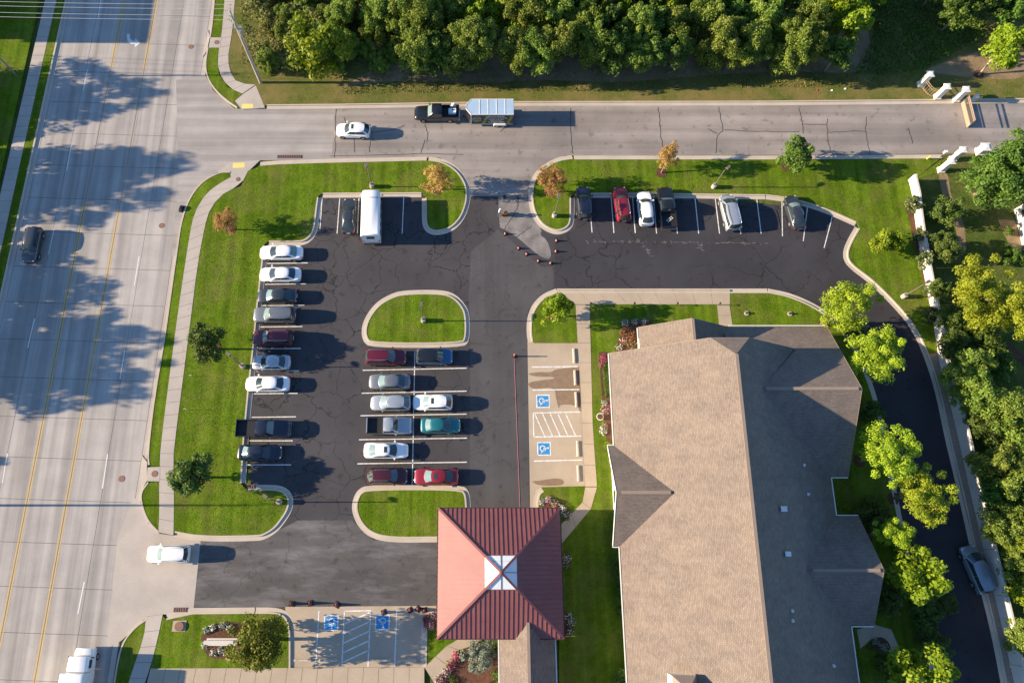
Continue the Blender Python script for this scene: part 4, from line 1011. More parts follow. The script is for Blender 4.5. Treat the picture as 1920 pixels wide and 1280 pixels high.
    MB().box(.494*L, 0, f[2]-.22, .07, Wd*.46, .16).obj('grille', 'plastic_black', o)
    if kind != 'pickup': MB().box(-.499*L, 0, .66, .04, .5, .14).obj('number_plate', 'plate', o)
    r = .34 if kind in ('sedan', 'crossover') else .37; tm, rm = wheel_meshes(r)
    for fx in (-.295, .305):
        for s_ in (-1, 1):
            MB().add([(fx*L+(r+.06)*math.cos(math.pi*q/10), s_*(Wd/2+.004), r+(r+.05)*math.sin(math.pi*q/10)) for q in range(11)], [tuple(range(11))]).obj('wheel_arch', 'plastic_black', o)
            wl = link('wheel', tm, o, (fx*L, s_*(Wd/2-.10), r)); wl.name = 'wheel'; link('rim', rm, wl)
    if sunroof:
        MB().add([(xrf-.10*L,-wt*.5,zr(xrf-.1*L)+.022),(xrf-.10*L,wt*.5,zr(xrf-.1*L)+.022),(xrf-.03*L,wt*.5,zr(xrf-.03*L)+.024),(xrf-.03*L,-wt*.5,zr(xrf-.03*L)+.024)],[(0,1,2,3)]).obj('sunroof','glass',o)
    if rails:
        for s_ in (-1, 1): MB().tube([(xrr+.05, s_*wt*.86, H), (xrr+.2, s_*wt*.86, H+.045), (xrf-.2, s_*wt*.86, H+.045), (xrf-.05, s_*wt*.86, H)], .025, 6).obj('roof_rail', 'chrome', o)
    if kind == 'pickup':
        x0, x1 = -.5*L, -.125*L; bz = 1.16
        MB().box((x0+x1)/2, 0, .62, x1-x0, Wd*.94, .36).obj('bed_floor', 'plastic_black', o)
        for s_ in (-1, 1):
            MB().box((x0+x1)/2, s_*(Wd/2-.05), .80, x1-x0, .10, .72).obj('bed_side', body, o); MB().box((x0+x1)/2, s_*(Wd/2-.05), bz+.015, x1-x0-.02, .12, .03).obj('bed_rail', body if body != 'paint_silver' else 'plastic_black', o)
            MB().box(x0+.02, s_*(Wd/2-.06), .9, .08, .13, .32).obj('taillight', 'tail_red', o)
        MB().box(x0+.04, 0, .85, .08, Wd-.2, .62).obj('tailgate', body, o); MB().box(x0-.05, 0, .52, .14, Wd*.92, .16).obj('rear_bumper', 'chrome', o)
        MB().box(x1-.02, 0, .85, .06, Wd*.9, .6).obj('bed_front', body, o)
        MB().box(.497*L, 0, .55, .12, Wd*.8, .16).obj('front_bumper', 'chrome', o)
    return o
PS = 'paint_silver'
# west row
car('sedan',(527,473),5.25,180,'paint_white','white older sedan in the first stall below the rounded kerb',wr='glass_reflect')
car('sedan',(525,514),5.0,180,'paint_white','white sedan with dark rear glass between the older white sedan and the slate one')
car('sedan',(519,554),4.75,180,'paint_slate','dark slate sedan with sunroof next to the silver-grey SUV',sunroof=True,wf='glass_reflect')
car('suv',(514,590),5.0,180,'paint_grey','grey SUV parked between the slate sedan and the maroon SUV',wf='glass_reflect',rails=True)
car('suv',(511,633),4.8,180,'paint_maroon','maroon SUV with roof rails parked next to the small silver sedan',rails=True,wf='glass_reflect')
car('sedan',(508,679),4.5,180,PS,'small silver sedan beside the lamp post footing on the west kerb')
car('sedan',(501,719),5.1,180,'paint_white','white sedan beside the empty stall in the west row')
car('pickup',(494,803),6.1,0,'paint_navy','dark navy pickup with its bed hanging over the west lawn',cat='pickup')
car('sedan',(487,848),5.0,0,'paint_navy','dark navy sedan in the last filled stall of the west row',wr='glass_reflect')
# middle block
car('suv',(724,669),4.75,0,'paint_maroon','bright maroon SUV against the oval island, nose to the blue SUV',rails=True)
car('sedan',(730,715),4.8,180,'paint_grey','grey sedan with empty stall in front of its tail',wf='glass_reflect')
car('crossover',(732,755),4.6,180,PS,'silver crossover tail to tail with the white crossover',wf='glass_reflect')
car('pickup',(730,798),5.1,0,PS,'silver pickup with black bed facing the teal sedan',cat='pickup')
car('sedan',(724,844),5.0,0,'paint_white','white sedan with dark sunroof alone in its pair of stalls',sunroof=True,wr='glass_reflect')
car('crossover',(727,892),4.5,0,'paint_wine','dark wine red SUV with roof rails beside the south island',rails=True)
car('suv',(815,668),4.25,0,'paint_ocean','blue SUV with black roof against the oval island',roof='paint_black')
car('crossover',(811,754),4.55,180,'paint_white','white crossover with dark sunroof behind the silver crossover',sunroof=True,wf='glass_reflect')
car('sedan',(826,797),4.55,0,'paint_teal','teal sedan facing the middle drive',wr='glass_reflect')
car('sedan',(817,893),5.0,180,'paint_red','red sedan with sunroof nose to nose with the wine red SUV',sunroof=True,wf='glass_reflect')
# north notch and east lot
car('sedan',(654,404),4.7,90,'paint_slate','dark grey sedan parked beside the white shuttle bus')
car('suv',(1095,380),4.4,92,'paint_navy','dark blue SUV in the stall next to the rounded grass tip')
car('suv',(1166,382),4.6,95,'paint_red','red SUV parked beside the white SUV',rails=True)
car('crossover',(1210,390),4.6,92,'paint_white','white SUV between the red SUV and the black pickup')
car('pickup',(1250,389),5.5,92,'paint_black','black pickup with a small ladder frame in its open bed',cat='pickup',wf='glass_reflect')
car('minivan',(1369,397),4.8,97,PS,'silver minivan with roof ribs standing alone between empty stalls',rails=True,cat='minivan')
car('sedan',(1491,397),4.6,98,'paint_slate','dark grey sedan in the slanted stalls where the lot narrows',wf='glass_reflect')
# moving and roadside
car('minivan',(1832,1066),5.0,105,'paint_bluegrey','blue-grey minivan pulled up along the gravel strip of the black drive',cat='minivan')
car('crossover',(662,244),4.35,178,'paint_white','white hatchback driving on the side road behind the black pickup',sunroof=True)
car('suv',(315,1038),4.6,180,'paint_white','white SUV leaving by the driveway apron',rails=True,wf='glass_reflect')
car('suv',(60,459),4.6,268.2,'paint_slate','dark SUV driving along the street under the tree shade',z=.004)
tow = car('pickup',(819,212),5.7,180,'paint_black','black crew-cab pickup towing the enclosed trailer',cat='pickup',wf='glass_reflect')
# loads in the tow truck's bed
tx, ty = at(851,208,1.0)
o = thing('fluid_tank', 'pale blue plastic tank in the bed of the black towing pickup', 'tank', (tx-.2, ty-.15, .83)); MB().box(0,0,.25,.95,.62,.5).obj('tank','tank_white',o); MB().cyl(.1,.1,.5,.56,.1,n=12).obj('filler_cap','plastic_black',o)
o = thing('sack_pile', 'cream sacks piled on the far side of the black towing pickup bed', 'sacks', (tx-.15, ty+.72, .84))
for k, (sx, sy, sz_) in enumerate(((-.15,0,.2),(.25,.05,.2),(.05,0,.5))): MB().add(*(lambda mb: (mb.v, mb.f))(MB().box(sx,sy,sz_,.42,.36,.26,.3*k,.75))).obj('sack','cloth_white',o)
o = thing('red_hand_tool', 'red hand tool lying in the bed of the black towing pickup', 'tool', (tx+.55, ty+.1, .82)); MB().tube([(0,-.5,.05),(-.1,.5,.12)],.035,6).obj('handle','cone_red',o); MB().box(-.1,.5,.12,.16,.1,.08).obj('tool_head','cone_red',o)
lx_, ly_ = at(1256,411,0.9)
o = thing('ladder_frame', 'small white ladder frame lying in the bed of the black parked pickup', 'ladder', (lx_, ly_, .83), R(40))
for s_ in (-.14,.14): MB().box(0,s_,.03,.9,.05,.05).obj('side_rail','trim_white',o)
for k in range(4): MB().box(-.4+.26*k,0,.03,.04,.28,.04).obj('rung','trim_white',o)

# enclosed trailer with lettering
TX0, TX1, TY0, TY1 = 0.55, 5.9, 53.35, 55.55
tr = thing('cargo_trailer', 'black enclosed cargo trailer with pale ribbed roof and white lettering', 'trailer', (TX0, TY0, 0.012)); TL, TW = TX1-TX0, TY1-TY0
poly = [(0,0),(TL,0),(TL,TW),(0,TW),(-.62,TW*.62),(-.62,TW*.38)]
MB().prism(poly, .48, 2.56).obj('body', 'trailer_black', tr); MB().prism([(p[0]*1.004-.01, (p[1]-TW/2)*1.02+TW/2) for p in poly], 2.56, 2.64).obj('roof', 'trailer_roof', tr)
for k in range(1, 5): MB().box(TL*k/5, TW/2, 2.655, .09, TW*.99, .03).obj('roof_rib', 'trim_white', tr)
for y_ in (0, TW): MB().box(TL/2, y_, 2.6, TL, .07, .14).obj('roof_edge', 'trim_white', tr); MB().box(TL/2, y_, .5, TL, .05, .10).obj('sill', 'trim_white', tr)
MB().box(TL+.02, TW/2, 1.5, .05, TW*.92, 1.9).obj('rear_door', 'trailer_black', tr)
for p, q in (((0,0),(-.62,TW*.38)),((0,TW),(-.62,TW*.62)),((-.62,TW*.38),(-.62,TW*.62))): beam('nose_trim', (p[0],p[1],2.6),(q[0],q[1],2.6),.08,.14,'trim_white',tr)
MB().box(0.02,-.02,1.45,.12,.05,2.0).obj('corner_trim','trim_white',tr); MB().tube([(-.6,TW/2,.5),(-1.7,TW/2,.48)],.07,8).obj('tongue','steel_dark',tr); MB().cyl(-1.25,TW/2,.45,.95,.05,n=8).obj('jack','steel',tr)
tm_, rm_ = wheel_meshes(.33)
for wx in (TL*.62, TL*.62+.78):
    for y_ in (-.10, TW+.10): wl = link('wheel', tm_, tr, (wx, y_, .33)); link('rim', rm_, wl)
for y_ in (-.12, TW+.12):
    MB().add([(TL*.62-.45,y_-.13,.45),(TL*.62-.3,y_-.13,.72),(TL*.62+1.08,y_-.13,.72),(TL*.62+1.23,y_-.13,.45),(TL*.62-.45,y_+.13,.45),(TL*.62-.3,y_+.13,.72),(TL*.62+1.08,y_+.13,.72),(TL*.62+1.23,y_+.13,.45)],[(0,1,5,4),(1,2,6,5),(2,3,7,6),(0,1,2,3),(4,5,6,7)]).obj('fender','trim_white',tr)
def text(s, size, loc, rot, mat, parent, name='lettering', align='CENTER'):
    c = bpy.data.curves.new(name, 'FONT'); c.body = s; c.size = size; c.align_x = align; c.extrude = 0.004; c.resolution_u = 2; c.offset = 0.006
    t = bpy.data.objects.new(name, c); COL.objects.link(t)
    me = bpy.data.meshes.new_from_object(t.evaluated_get(bpy.context.evaluated_depsgraph_get())); bpy.data.objects.remove(t); bpy.data.curves.remove(c)
    me.materials.clear(); me.materials.append(MATS[mat]); o = link(name, me, parent, loc); o.rotation_euler = rot; return o
up90 = (R(90), 0, 0); mx = TL*.60
for s, size, z_ in (("Jason's Asphalt",.34,2.14),('Maintenance & Striping',.29,1.78),('Sealcoating  Crack Filling',.19,1.48),('Parking Lot Striping',.19,1.22),('918-636-7091',.36,.84)):
    text(s, size, (mx, -.012, z_), up90, 'decal_white', tr)
for k in range(5):
    for x_ in (TL*.30, TL*.88): MB().add([(x_+.1*k-.25,-.006,.62+.36*k),(x_+.1*k+.15,-.006,.62+.36*k),(x_+.1*k+.28,-.006,.84+.36*k),(x_+.1*k-.12,-.006,.84+.36*k)],[(0,1,2,3)]).obj('stripe','decal_green',tr)
# round emblem on the side: pale crown of letters over a green banner
em = MB().add([(TL*.14+.62*math.cos(2*math.pi*k/28),-.006,1.5+.62*math.sin(2*math.pi*k/28)) for k in range(28)],[tuple(range(28))]).obj('emblem','trailer_black',tr)
MB().add([(TL*.14+x_,-.012,1.42+z_) for x_,z_ in ((-.6,.05),(-.45,-.1),(.45,-.1),(.6,.05),(.5,-.22),(0,-.42),(-.5,-.22))],[(0,1,6),(1,2,4,5,6),(2,3,4)]).obj('emblem_banner','decal_green',em)
text('J.A.M.S.', .36, (TL*.14,-.014,1.52), up90, 'decal_white', em, 'emblem_letters')
MB().add([(TL*.14+.6*math.cos(R(a_)),-.010,1.5+.6*math.sin(R(a_))) for a_ in range(20,161,14)]+[(TL*.14+.54*math.cos(R(a_)),-.010,1.5+.54*math.sin(R(a_))) for a_ in range(160,19,-14)],[tuple(range(22))]).obj('emblem_ring','decal_white',em)

# shuttle bus
bx, by = at(697, 404, 1.4)
bs = thing('shuttle_bus', 'white cutaway shuttle bus parked nose to the lamp post', 'bus', (bx, by, .014), R(91)); BL = 6.5
def ringbox(x0, x1, w0, w1, zb, zt, ch):
    m = MB()
    for x_, w, zt_ in ((x0, w0, zt-.10), (x0+.12, w0+.04, zt), (x1-.1, w1+.04, zt), (x1, w1, zt-.06)):
        half = [(0,zb),(w*.96,zb),(w,zb+.2),(w*1.02,zt_-ch*1.3),(w*.93,zt_-ch*.4),(w*.80,zt_),(0,zt_+.05)]
        m.v += [(x_, a, b) for a, b in half] + [(x_, -a, b) for a, b in half[-2:0:-1]]
    n = 12
    for i in range(3):
        for k in range(n): m.f.append((i*n+k, i*n+(k+1)%n, (i+1)*n+(k+1)%n, (i+1)*n+k))
    m.f.append(tuple(range(n))); m.f.append(tuple(3*n+k for k in range(n))[::-1]); return m
ringbox(-BL/2, BL/2-1.55, 1.10, 1.10, .40, 2.85, .30).obj('body', 'paint_white', bs, 35)
ringbox(BL/2-1.56, BL/2-.55, 1.10, 1.02, 1.95, 2.84, .25).obj('front_cap', 'paint_white', bs, 35)
ringbox(BL/2-1.55, BL/2, 1.0, .86, .42, 1.28, .12).obj('hood', 'paint_white', bs, 35)
ringbox(BL/2-1.6, BL/2-.75, .98, .92, 1.1, 2.1, .1).obj('cab', 'paint_white', bs, 35)
MB().box(BL/2-1.585,0,2.72,.05,1.9,.30).obj('cap_gap','plastic_black',bs)
MB().add([(BL/2-.70,-.8,1.3),(BL/2-.70,.8,1.3),(BL/2-.60,.74,1.95),(BL/2-.60,-.74,1.95)],[(0,1,2,3)]).obj('windscreen','glass',bs)
MB().box(-BL/2-.005,0,2.05,.05,.95,.62).obj('rear_window','glass',bs); MB().box(-BL/2-.06,0,.5,.2,2.0,.2).obj('rear_bumper','steel_dark',bs)
for s_ in (-1, 1):
    for k in range(4): MB().box(-BL/2+.75+1.08*k, s_*1.155, 1.92, .82, .05, .72).obj('side_window','glass',bs)
    MB().box(BL/2-1.25, s_*1.03, 1.62, .6, .05, .5).obj('side_window','glass',bs)
    MB().tube([(BL/2-.8,s_*.95,1.5),(BL/2-.7,s_*1.25,1.7)],.025,6).obj('mirror_arm','paint_white',bs); MB().box(BL/2-.68,s_*1.32,1.7,.12,.2,.34).obj('mirror','paint_white',bs)
    MB().box(BL/2-.06,s_*.62,.95,.14,.3,.2).obj('headlight','head_glass',bs); MB().box(-BL/2-.01,s_*.95,1.1,.06,.16,.3).obj('taillight','tail_red',bs)
    for fx in (-BL/2+1.5, BL/2-.95): wl = link('wheel', tm_, bs, (fx, s_*.98, .33)); link('rim', rm_, wl)
# box truck entering the frame along the street
bt_p = sp(5.6, at(150,1265)[1]-so[1])
bt = thing('box_truck', 'white box truck driving along the street beside the grass strip', 'truck', (bt_p[0]-.35, -12.2, .004), R(90-1.83)); 
ringbox(-3.6, 1.0, 1.12, 1.12, .6, 3.2, .04).obj('cargo_box', 'paint_white', bt, 35); ringbox(1.05, 2.5, 1.02, .98, .45, 2.35, .14).obj('cab', 'paint_white', bt, 35); ringbox(2.4, 3.2, .98, .86, .45, 1.35, .12).obj('hood', 'paint_white', bt, 35)
MB().add([(2.52,-.85,1.4),(2.52,.85,1.4),(2.50,.78,2.15),(2.50,-.78,2.15)],[(0,1,2,3)]).obj('windscreen','glass',bt)
for s_ in (-1,1):
    MB().box(1.8,s_*1.075,1.75,.8,.05,.55).obj('side_window','glass',bt); MB().box(2.4,s_*1.2,1.7,.1,.2,.3).obj('mirror','plastic_black',bt)
    for fx in (-2.3, 2.3): wl = link('wheel', tm_, bt, (fx, s_*.95, .33)); link('rim', rm_, wl)

# worker with a backpack blower
wx, wy = at(936, 404)
wk = thing('worker', 'worker in a white shirt and cap holding a blower tube on the drive', 'person', (wx, wy, .012), R(-20))
def skin_mesh(name, joints, edges, radii, mat, parent, root=0, lv=1):
    me = bpy.data.meshes.new(name); me.from_pydata(joints, edges, []); o = link(name, me, parent)
    md = o.modifiers.new('skin', 'SKIN'); sv = me.skin_vertices[0].data
    for i, r_ in enumerate(radii): sv[i].radius = (r_, r_)
    sv[root].use_root = True
    s_ = o.modifiers.new('sub', 'SUBSURF'); s_.levels = lv; s_.render_levels = lv
    nm = bpy.data.meshes.new_from_object(o.evaluated_get(bpy.context.evaluated_depsgraph_get())); nm.materials.clear(); nm.materials.append(MATS[mat])
    nm.polygons.foreach_set('use_smooth', [True]*len(nm.polygons))
    o.modifiers.clear(); o.data = nm; return o
J = [(0,0,.95),(0,0,1.15),(0,0,1.40),(.02,0,1.52),(.04,0,1.66),(.03,0,1.76), (0,.19,1.42),(.06,.27,1.18),(.28,.22,1.02),(.36,.20,.99), (0,-.19,1.42),(.08,-.26,1.18),(.30,-.20,1.05),(.38,-.18,1.03),
     (0,.10,.90),(.05,.12,.50),(-.05,.13,.09),(.10,.13,.05), (0,-.10,.90),(-.04,-.12,.50),(-.12,-.13,.09),(.03,-.13,.05)]
E_ = [(0,1),(1,2),(2,3),(3,4),(4,5),(2,6),(6,7),(7,8),(8,9),(2,10),(10,11),(11,12),(12,13),(0,14),(14,15),(15,16),(16,17),(0,18),(18,19),(19,20),(20,21)]
RD = [.15,.14,.16,.06,.10,.08,.075,.055,.045,.035,.075,.055,.045,.035,.095,.07,.05,.045,.095,.07,.05,.045]
skin_mesh('body', J, E_, RD, 'skin', wk)
skin_mesh('shirt', [(0,0,.98),(0,0,1.18),(0,0,1.42),(0,.2,1.43),(.05,.27,1.22),(0,-.2,1.43),(.06,-.27,1.22)], [(0,1),(1,2),(2,3),(3,4),(2,5),(5,6)], [.175,.165,.18,.10,.08,.10,.08], 'cloth_white', wk)
skin_mesh('trousers', [(0,0,.95),(0,.10,.88),(.05,.12,.5),(-.05,.13,.12),(0,-.10,.88),(-.04,-.12,.5),(-.12,-.13,.12)], [(0,1),(1,2),(2,3),(0,4),(4,5),(5,6)], [.165,.11,.085,.07,.11,.085,.07], 'cloth_dark', wk)
MB().cyl(.04,0,1.72,1.80,.115,.09,16).box(.15,0,1.725,.14,.16,.02).obj('cap','cloth_white',wk)
for s_ in (-1, 1):
    hb = (.38, .19*s_, 1.02)
    for k in range(4): MB().tube([(hb[0]-.02, hb[1]-.03+.02*k, hb[2]),(hb[0]+.05, hb[1]-.03+.02*k, hb[2]-.02),(hb[0]+.04-.01*k, hb[1]-.03+.02*k, hb[2]-.06)],.009,5).obj('finger','skin',wk)
    MB().tube([(hb[0]-.03,hb[1]-.04*s_,hb[2]),(hb[0]+.02,hb[1]-.07*s_,hb[2]-.03)],.010,5).obj('thumb','skin',wk)
bl = thing('leaf_blower', 'orange blower with black tube beside the worker in the white shirt', 'blower', (wx+.75, wy+.08, .012))
MB().box(0,0,.42,.42,.4,.5,.2,.85).obj('housing','orange_plastic',bl); MB().box(-.02,-.02,.12,.5,.5,.24).obj('engine','plastic_black',bl); MB().cyl(.05,.2,.2,.5,.13,n=12).obj('fan','plastic_black',bl)
MB().tube([(-.1,-.2,.3),(-.35,-.32,.55),(-.55,-.3,.9),(-.40,-.22,1.02)],.055,8).obj('tube','plastic_black',bl); MB().tube([(.1,0,.66),(.25,.02,.85),(.1,.05,1.0)],.02,6).obj('handle','plastic_black',bl)
for px, py, label, nm in ((946,371,'dark bottle standing on the drive above the worker','spray_bottle'),(970,372,'black bucket on the drive beside the orange tree island','bucket')):
    x, y = at(px, py); o = thing(nm, label, nm.replace('_',' '), (x, y, .014))
    MB().cyl(0,0,0,.42,.15,.17,16).obj('shell','plastic_black',o); MB().cyl(0,0,.42,.46,.18,n=16).obj('lip','steel_dark',o)
x, y = at(341,392); o = thing('rubbish_bag', 'black rubbish bag on the street kerb beside the curved grass strip', 'bag', (x, y, .01)); MB().box(0,0,.22,.5,.95,.42,-.25,.6).obj('bag','plastic_black',o); MB().box(0,0,.46,.12,.14,.14,.2,.7).obj('knot','plastic_black',o)
for px, py, m_, l_ in ((1530,171,'cone_red','red scrap of litter on the dry verge'),(1558,171,'trim_white','pale scrap of litter on the dry verge near the red one'),(1583,168,'trim_white','folded pale litter on the dry verge toward the gate')):
    x, y = at(px, py); o = tag(MB().add([(-.16,-.1,0),(.14,-.12,.02),(.18,.1,.07),(0,.14,.02),(-.14,.09,.06)],[(0,1,2),(0,2,3),(0,3,4)]).obj('litter', m_), l_, 'litter'); o.location = (x, y, LAWN_Z+.012)
# ---------------------------------------------------------------- vegetation
def leaf_mesh(name, C, Nn, size, tint, mat, rng, aspect=0.62):
    n = len(C); t = rng.normal(size=(n, 3)); t -= Nn*np.sum(t*Nn, 1)[:, None]; t /= np.linalg.norm(t, axis=1)[:, None]+1e-9
    b = np.cross(Nn, t); s = size[:, None]
    V = np.empty((n, 4, 3)); V[:, 0] = C-t*s; V[:, 1] = C+b*s*aspect-t*s*.1; V[:, 2] = C+t*s; V[:, 3] = C-b*s*aspect-t*s*.1
    me = bpy.data.meshes.new(name); me.vertices.add(4*n); me.vertices.foreach_set('co', V.reshape(-1))
    me.loops.add(4*n); me.loops.foreach_set('vertex_index', np.arange(4*n, dtype=np.int32))
    me.polygons.add(n); me.polygons.foreach_set('loop_start', np.arange(0, 4*n, 4, dtype=np.int32)); me.polygons.foreach_set('loop_total', np.full(n, 4, dtype=np.int32))
    at_ = me.attributes.new('tint', 'FLOAT', 'POINT'); at_.data.foreach_set('value', np.repeat(tint, 4).astype(np.float32))
    me.materials.append(MATS[mat]); me.update(calc_edges=True); me.validate(); return me
def unit(v): return v/(np.linalg.norm(v, axis=1)[:, None]+1e-9)
def crown_mesh(name, seed, Rr, Rz, lobes, lr, per, leaf_s, mat, up=0.35, shell=2.2, wild=0.55):
    rng = np.random.default_rng(seed)
    d = unit(rng.normal(size=(lobes, 3))); rad = rng.random(lobes)**(1/shell)
    lrs = lr*rng.uniform(.65, 1.3, lobes)
    cen = d*rad[:, None]*np.array([Rr-lr*.75, Rr-lr*.75, max(.1, Rz-lr*.6)])
    # uneven outline: squeeze some directions
    ang = np.arctan2(cen[:, 1], cen[:, 0]); ph = rng.uniform(0, 6.28, 3)
    cen[:, :2] *= (1+.13*np.sin(2*ang+ph[0])+.10*np.sin(3*ang+ph[1])+.07*np.sin(5*ang+ph[2]))[:, None]
    lt = rng.normal(0, .16, lobes)
    idx = np.repeat(np.arange(lobes), per); m = len(idx)
    dd = unit(rng.normal(size=(m, 3))); lo = dd[:, 2] < -.45; dd[lo, 2] *= -1
    C = cen[idx]+dd*(lrs[idx]*(.45+.6*rng.random(m)**.7))[:, None]
    Nn = unit(dd*.7+np.array([0, 0, up])+rng.normal(size=(m, 3))*wild)
    tint = np.clip(.5+lt[idx]+rng.normal(0, .2, m), 0, 1)
    return leaf_mesh(name, C, Nn, leaf_s*rng.uniform(.6, 1.3, m), tint, mat, rng)
CR = {}
def crowns(key, n, **kw):
    CR[key] = ([crown_mesh('crown', 100+hash_(key)+i, **kw) for i in range(n)], kw['Rr'])
def hash_(s): return sum(ord(c)*(i+3) for i, c in enumerate(s)) % 9000
crowns('wood', 8, Rr=3.0, Rz=3.6, lobes=84, lr=.66, per=210, leaf_s=.125, mat='leaf_wood', wild=.7, shell=1.8)
crowns('dark', 3, Rr=2.5, Rz=2.0, lobes=44, lr=.62, per=120, leaf_s=.14, mat='leaf_dark')
crowns('green', 3, Rr=2.5, Rz=2.2, lobes=40, lr=.62, per=120, leaf_s=.15, mat='leaf_green')
crowns('lime', 3, Rr=2.6, Rz=2.3, lobes=36, lr=.62, per=120, leaf_s=.15, mat='leaf_lime')
crowns('orange', 3, Rr=2.1, Rz=2.0, lobes=60, lr=.45, per=90, leaf_s=.085, mat='leaf_orange')
crowns('pine', 4, Rr=3.2, Rz=2.9, lobes=64, lr=.62, per=170, leaf_s=.10, mat='leaf_pine', wild=.35)
crowns('olive', 2, Rr=3.2, Rz=2.6, lobes=70, lr=.62, per=120, leaf_s=.12, mat='leaf_olive')
crowns('sage', 1, Rr=1.9, Rz=1.6, lobes=34, lr=.48, per=140, leaf_s=.09, mat='leaf_sage')
crowns('scrub', 4, Rr=1.3, Rz=.9, lobes=22, lr=.42, per=60, leaf_s=.10, mat='leaf_scrub')
crowns('magnolia', 3, Rr=1.35, Rz=1.3, lobes=20, lr=.42, per=60, leaf_s=.14, mat='leaf_magnolia')
crowns('juniper', 2, Rr=1.9, Rz=2.2, lobes=36, lr=.50, per=120, leaf_s=.12, mat='leaf_dark', wild=.4)
crowns('shrub', 3, Rr=.8, Rz=.65, lobes=14, lr=.32, per=80, leaf_s=.08, mat='leaf_green')
crowns('big', 3, Rr=4.6, Rz=4.6, lobes=110, lr=.95, per=190, leaf_s=.16, mat='leaf_green')
crowns('shade', 3, Rr=5.0, Rz=5.2, lobes=120, lr=.85, per=85, leaf_s=.21, mat='leaf_green', shell=2.4)
_tk = 0
def trunk(h, r, lean, mat, parent, spread, seed):
    rr = random.Random(seed); m = MB()
    top = (lean[0], lean[1], h)
    m.tube([(0,0,0),(lean[0]*.3,lean[1]*.3,h*.4),(lean[0]*.75,lean[1]*.75,h*.8),(top[0],top[1],h+.4)],[r*1.25,r,r*.75,r*.3],8)
    for k in range(6):
        a = 6.28*k/6+rr.uniform(-.4,.4); z = h*rr.uniform(.55,.9); f = z/h
        b = (lean[0]*f, lean[1]*f, z); s_ = spread*rr.uniform(.5,.85)
        m.tube([b,(b[0]+math.cos(a)*s_*.5,b[1]+math.sin(a)*s_*.5,z+s_*.35),(b[0]+math.cos(a)*s_,b[1]+math.sin(a)*s_,z+s_*.6)],[r*.5,r*.32,r*.12],6)
    return m.obj('trunk', mat, parent, 50)
def tree(key, c, hc, Rr, label, group=None, name='tree', bark='bark', z=LAWN_Z, base=None, tr=None, cat='tree', squash=1.0):
    global _tk
    _tk += 1
    rr = random.Random(_tk*31+5); cx, cy = at(c[0], c[1], hc+z)
    bx_, by_ = at(base[0], base[1], z) if base else (cx, cy)
    o = thing(name, label, cat, (bx_, by_, z-.02), 0, group)
    ms, R0 = CR[key]; k = Rr/R0
    cr = link('crown', ms[_tk % len(ms)], o, (cx-bx_, cy-by_, hc), rr.uniform(0, 6.28)); cr.scale = (k, k*rr.uniform(.92, 1.08), k*squash)
    trunk(hc, tr or max(.05, Rr*.045), (cx-bx_, cy-by_), bark, o, Rr*.6, _tk)
    if cat == 'tree' and group is None: MB().prism([((.62+.14*rr.random())*math.cos(.4*k_), (.62+.14*rr.random())*math.sin(.4*k_)) for k_ in range(15)], 0.0, .045).obj('mulch_ring', 'mulch', o)
    return o
def bush(key, c, Rr, label, group=None, name='shrub', z=LAWN_Z, squash=1.0):
    return tree(key, c, Rr*.62*squash, Rr, label, group, name, tr=.04, cat='shrub', z=z, squash=squash)
# street and lot trees
tree('orange',(819,336),2.6,2.1,'orange-leaved young tree in the rounded lawn tip beside the shuttle bus')
tree('orange',(1035,340),2.6,2.1,'orange-leaved young tree in the grass tip above a lamp post')
tree('orange',(1254,291),2.9,1.75,'small orange-leaved tree at the kerb of the side road',base=(1240,324))
tree('orange',(422,416),2.2,1.75,'small browning tree on the lawn near the street corner')
tree('green',(1493,290),2.8,2.6,'fresh green tree with mulch ring on the lawn along the side road')
tree('dark',(388,641),3.0,2.5,'dark round tree on the west lawn beside the sidewalk')
tree('dark',(359,889),3.0,2.6,'dark bushy tree on the west lawn near the inlet slab')
tree('lime',(1042,579),2.7,2.3,'bright lime tree on the corner island by the concrete walk')
tree('lime',(1662,450),1.8,2.2,'low bright green tree on the lawn inside the boundary wall')
tree('olive',(484,1204),3.4,3.6,'wide olive-green tree over the flower bed by the striped bays')
bush('sage',(900,1229),1.95,'large grey-green round shrub beside the canopy walk')
# pines between the building and the east drive
tree('pine',(1590,570),5.4,3.5,'yellow-green pine with pale leaning trunk at the corner of the building',base=(1545,609),bark='bark_pale')
tree('pine',(1645,668),6.0,3.5,'yellow-green pine overhanging the bend of the black drive')
tree('pine',(1668,850),6.2,3.5,'yellow pine beside the long dark roof with a gap below it')
tree('pine',(1735,925),6.0,3.3,'yellow pine reaching over the black drive')
tree('pine',(1672,1000),5.0,2.0,'small yellow pine squeezed beside the gable of the east wing')
tree('lime',(1722,1070),5.0,3.5,'lime-green broadleaf tree over the kerb of the black drive')
tree('lime',(1722,1262),4.6,3.5,'lime-green broadleaf tree by the curved garden walk')
for (px, py, r_, k_) in ((1640,970,2.0,'dark'),(1690,1010,1.6,'dark'),(1668,1120,2.0,'dark'),(1735,1150,2.1,'dark'),(1748,1205,1.9,'dark'),(1668,1250,1.8,'dark'),(1635,945,1.4,'shrub'),(1770,1130,1.5,'juniper'),(1600,620,1.6,'dark'),(1630,770,1.7,'dark')):
    bush(k_, (px, py), r_, 'dark evergreen shrub in the shade below the yellow pines', 'shrubs below the pines')
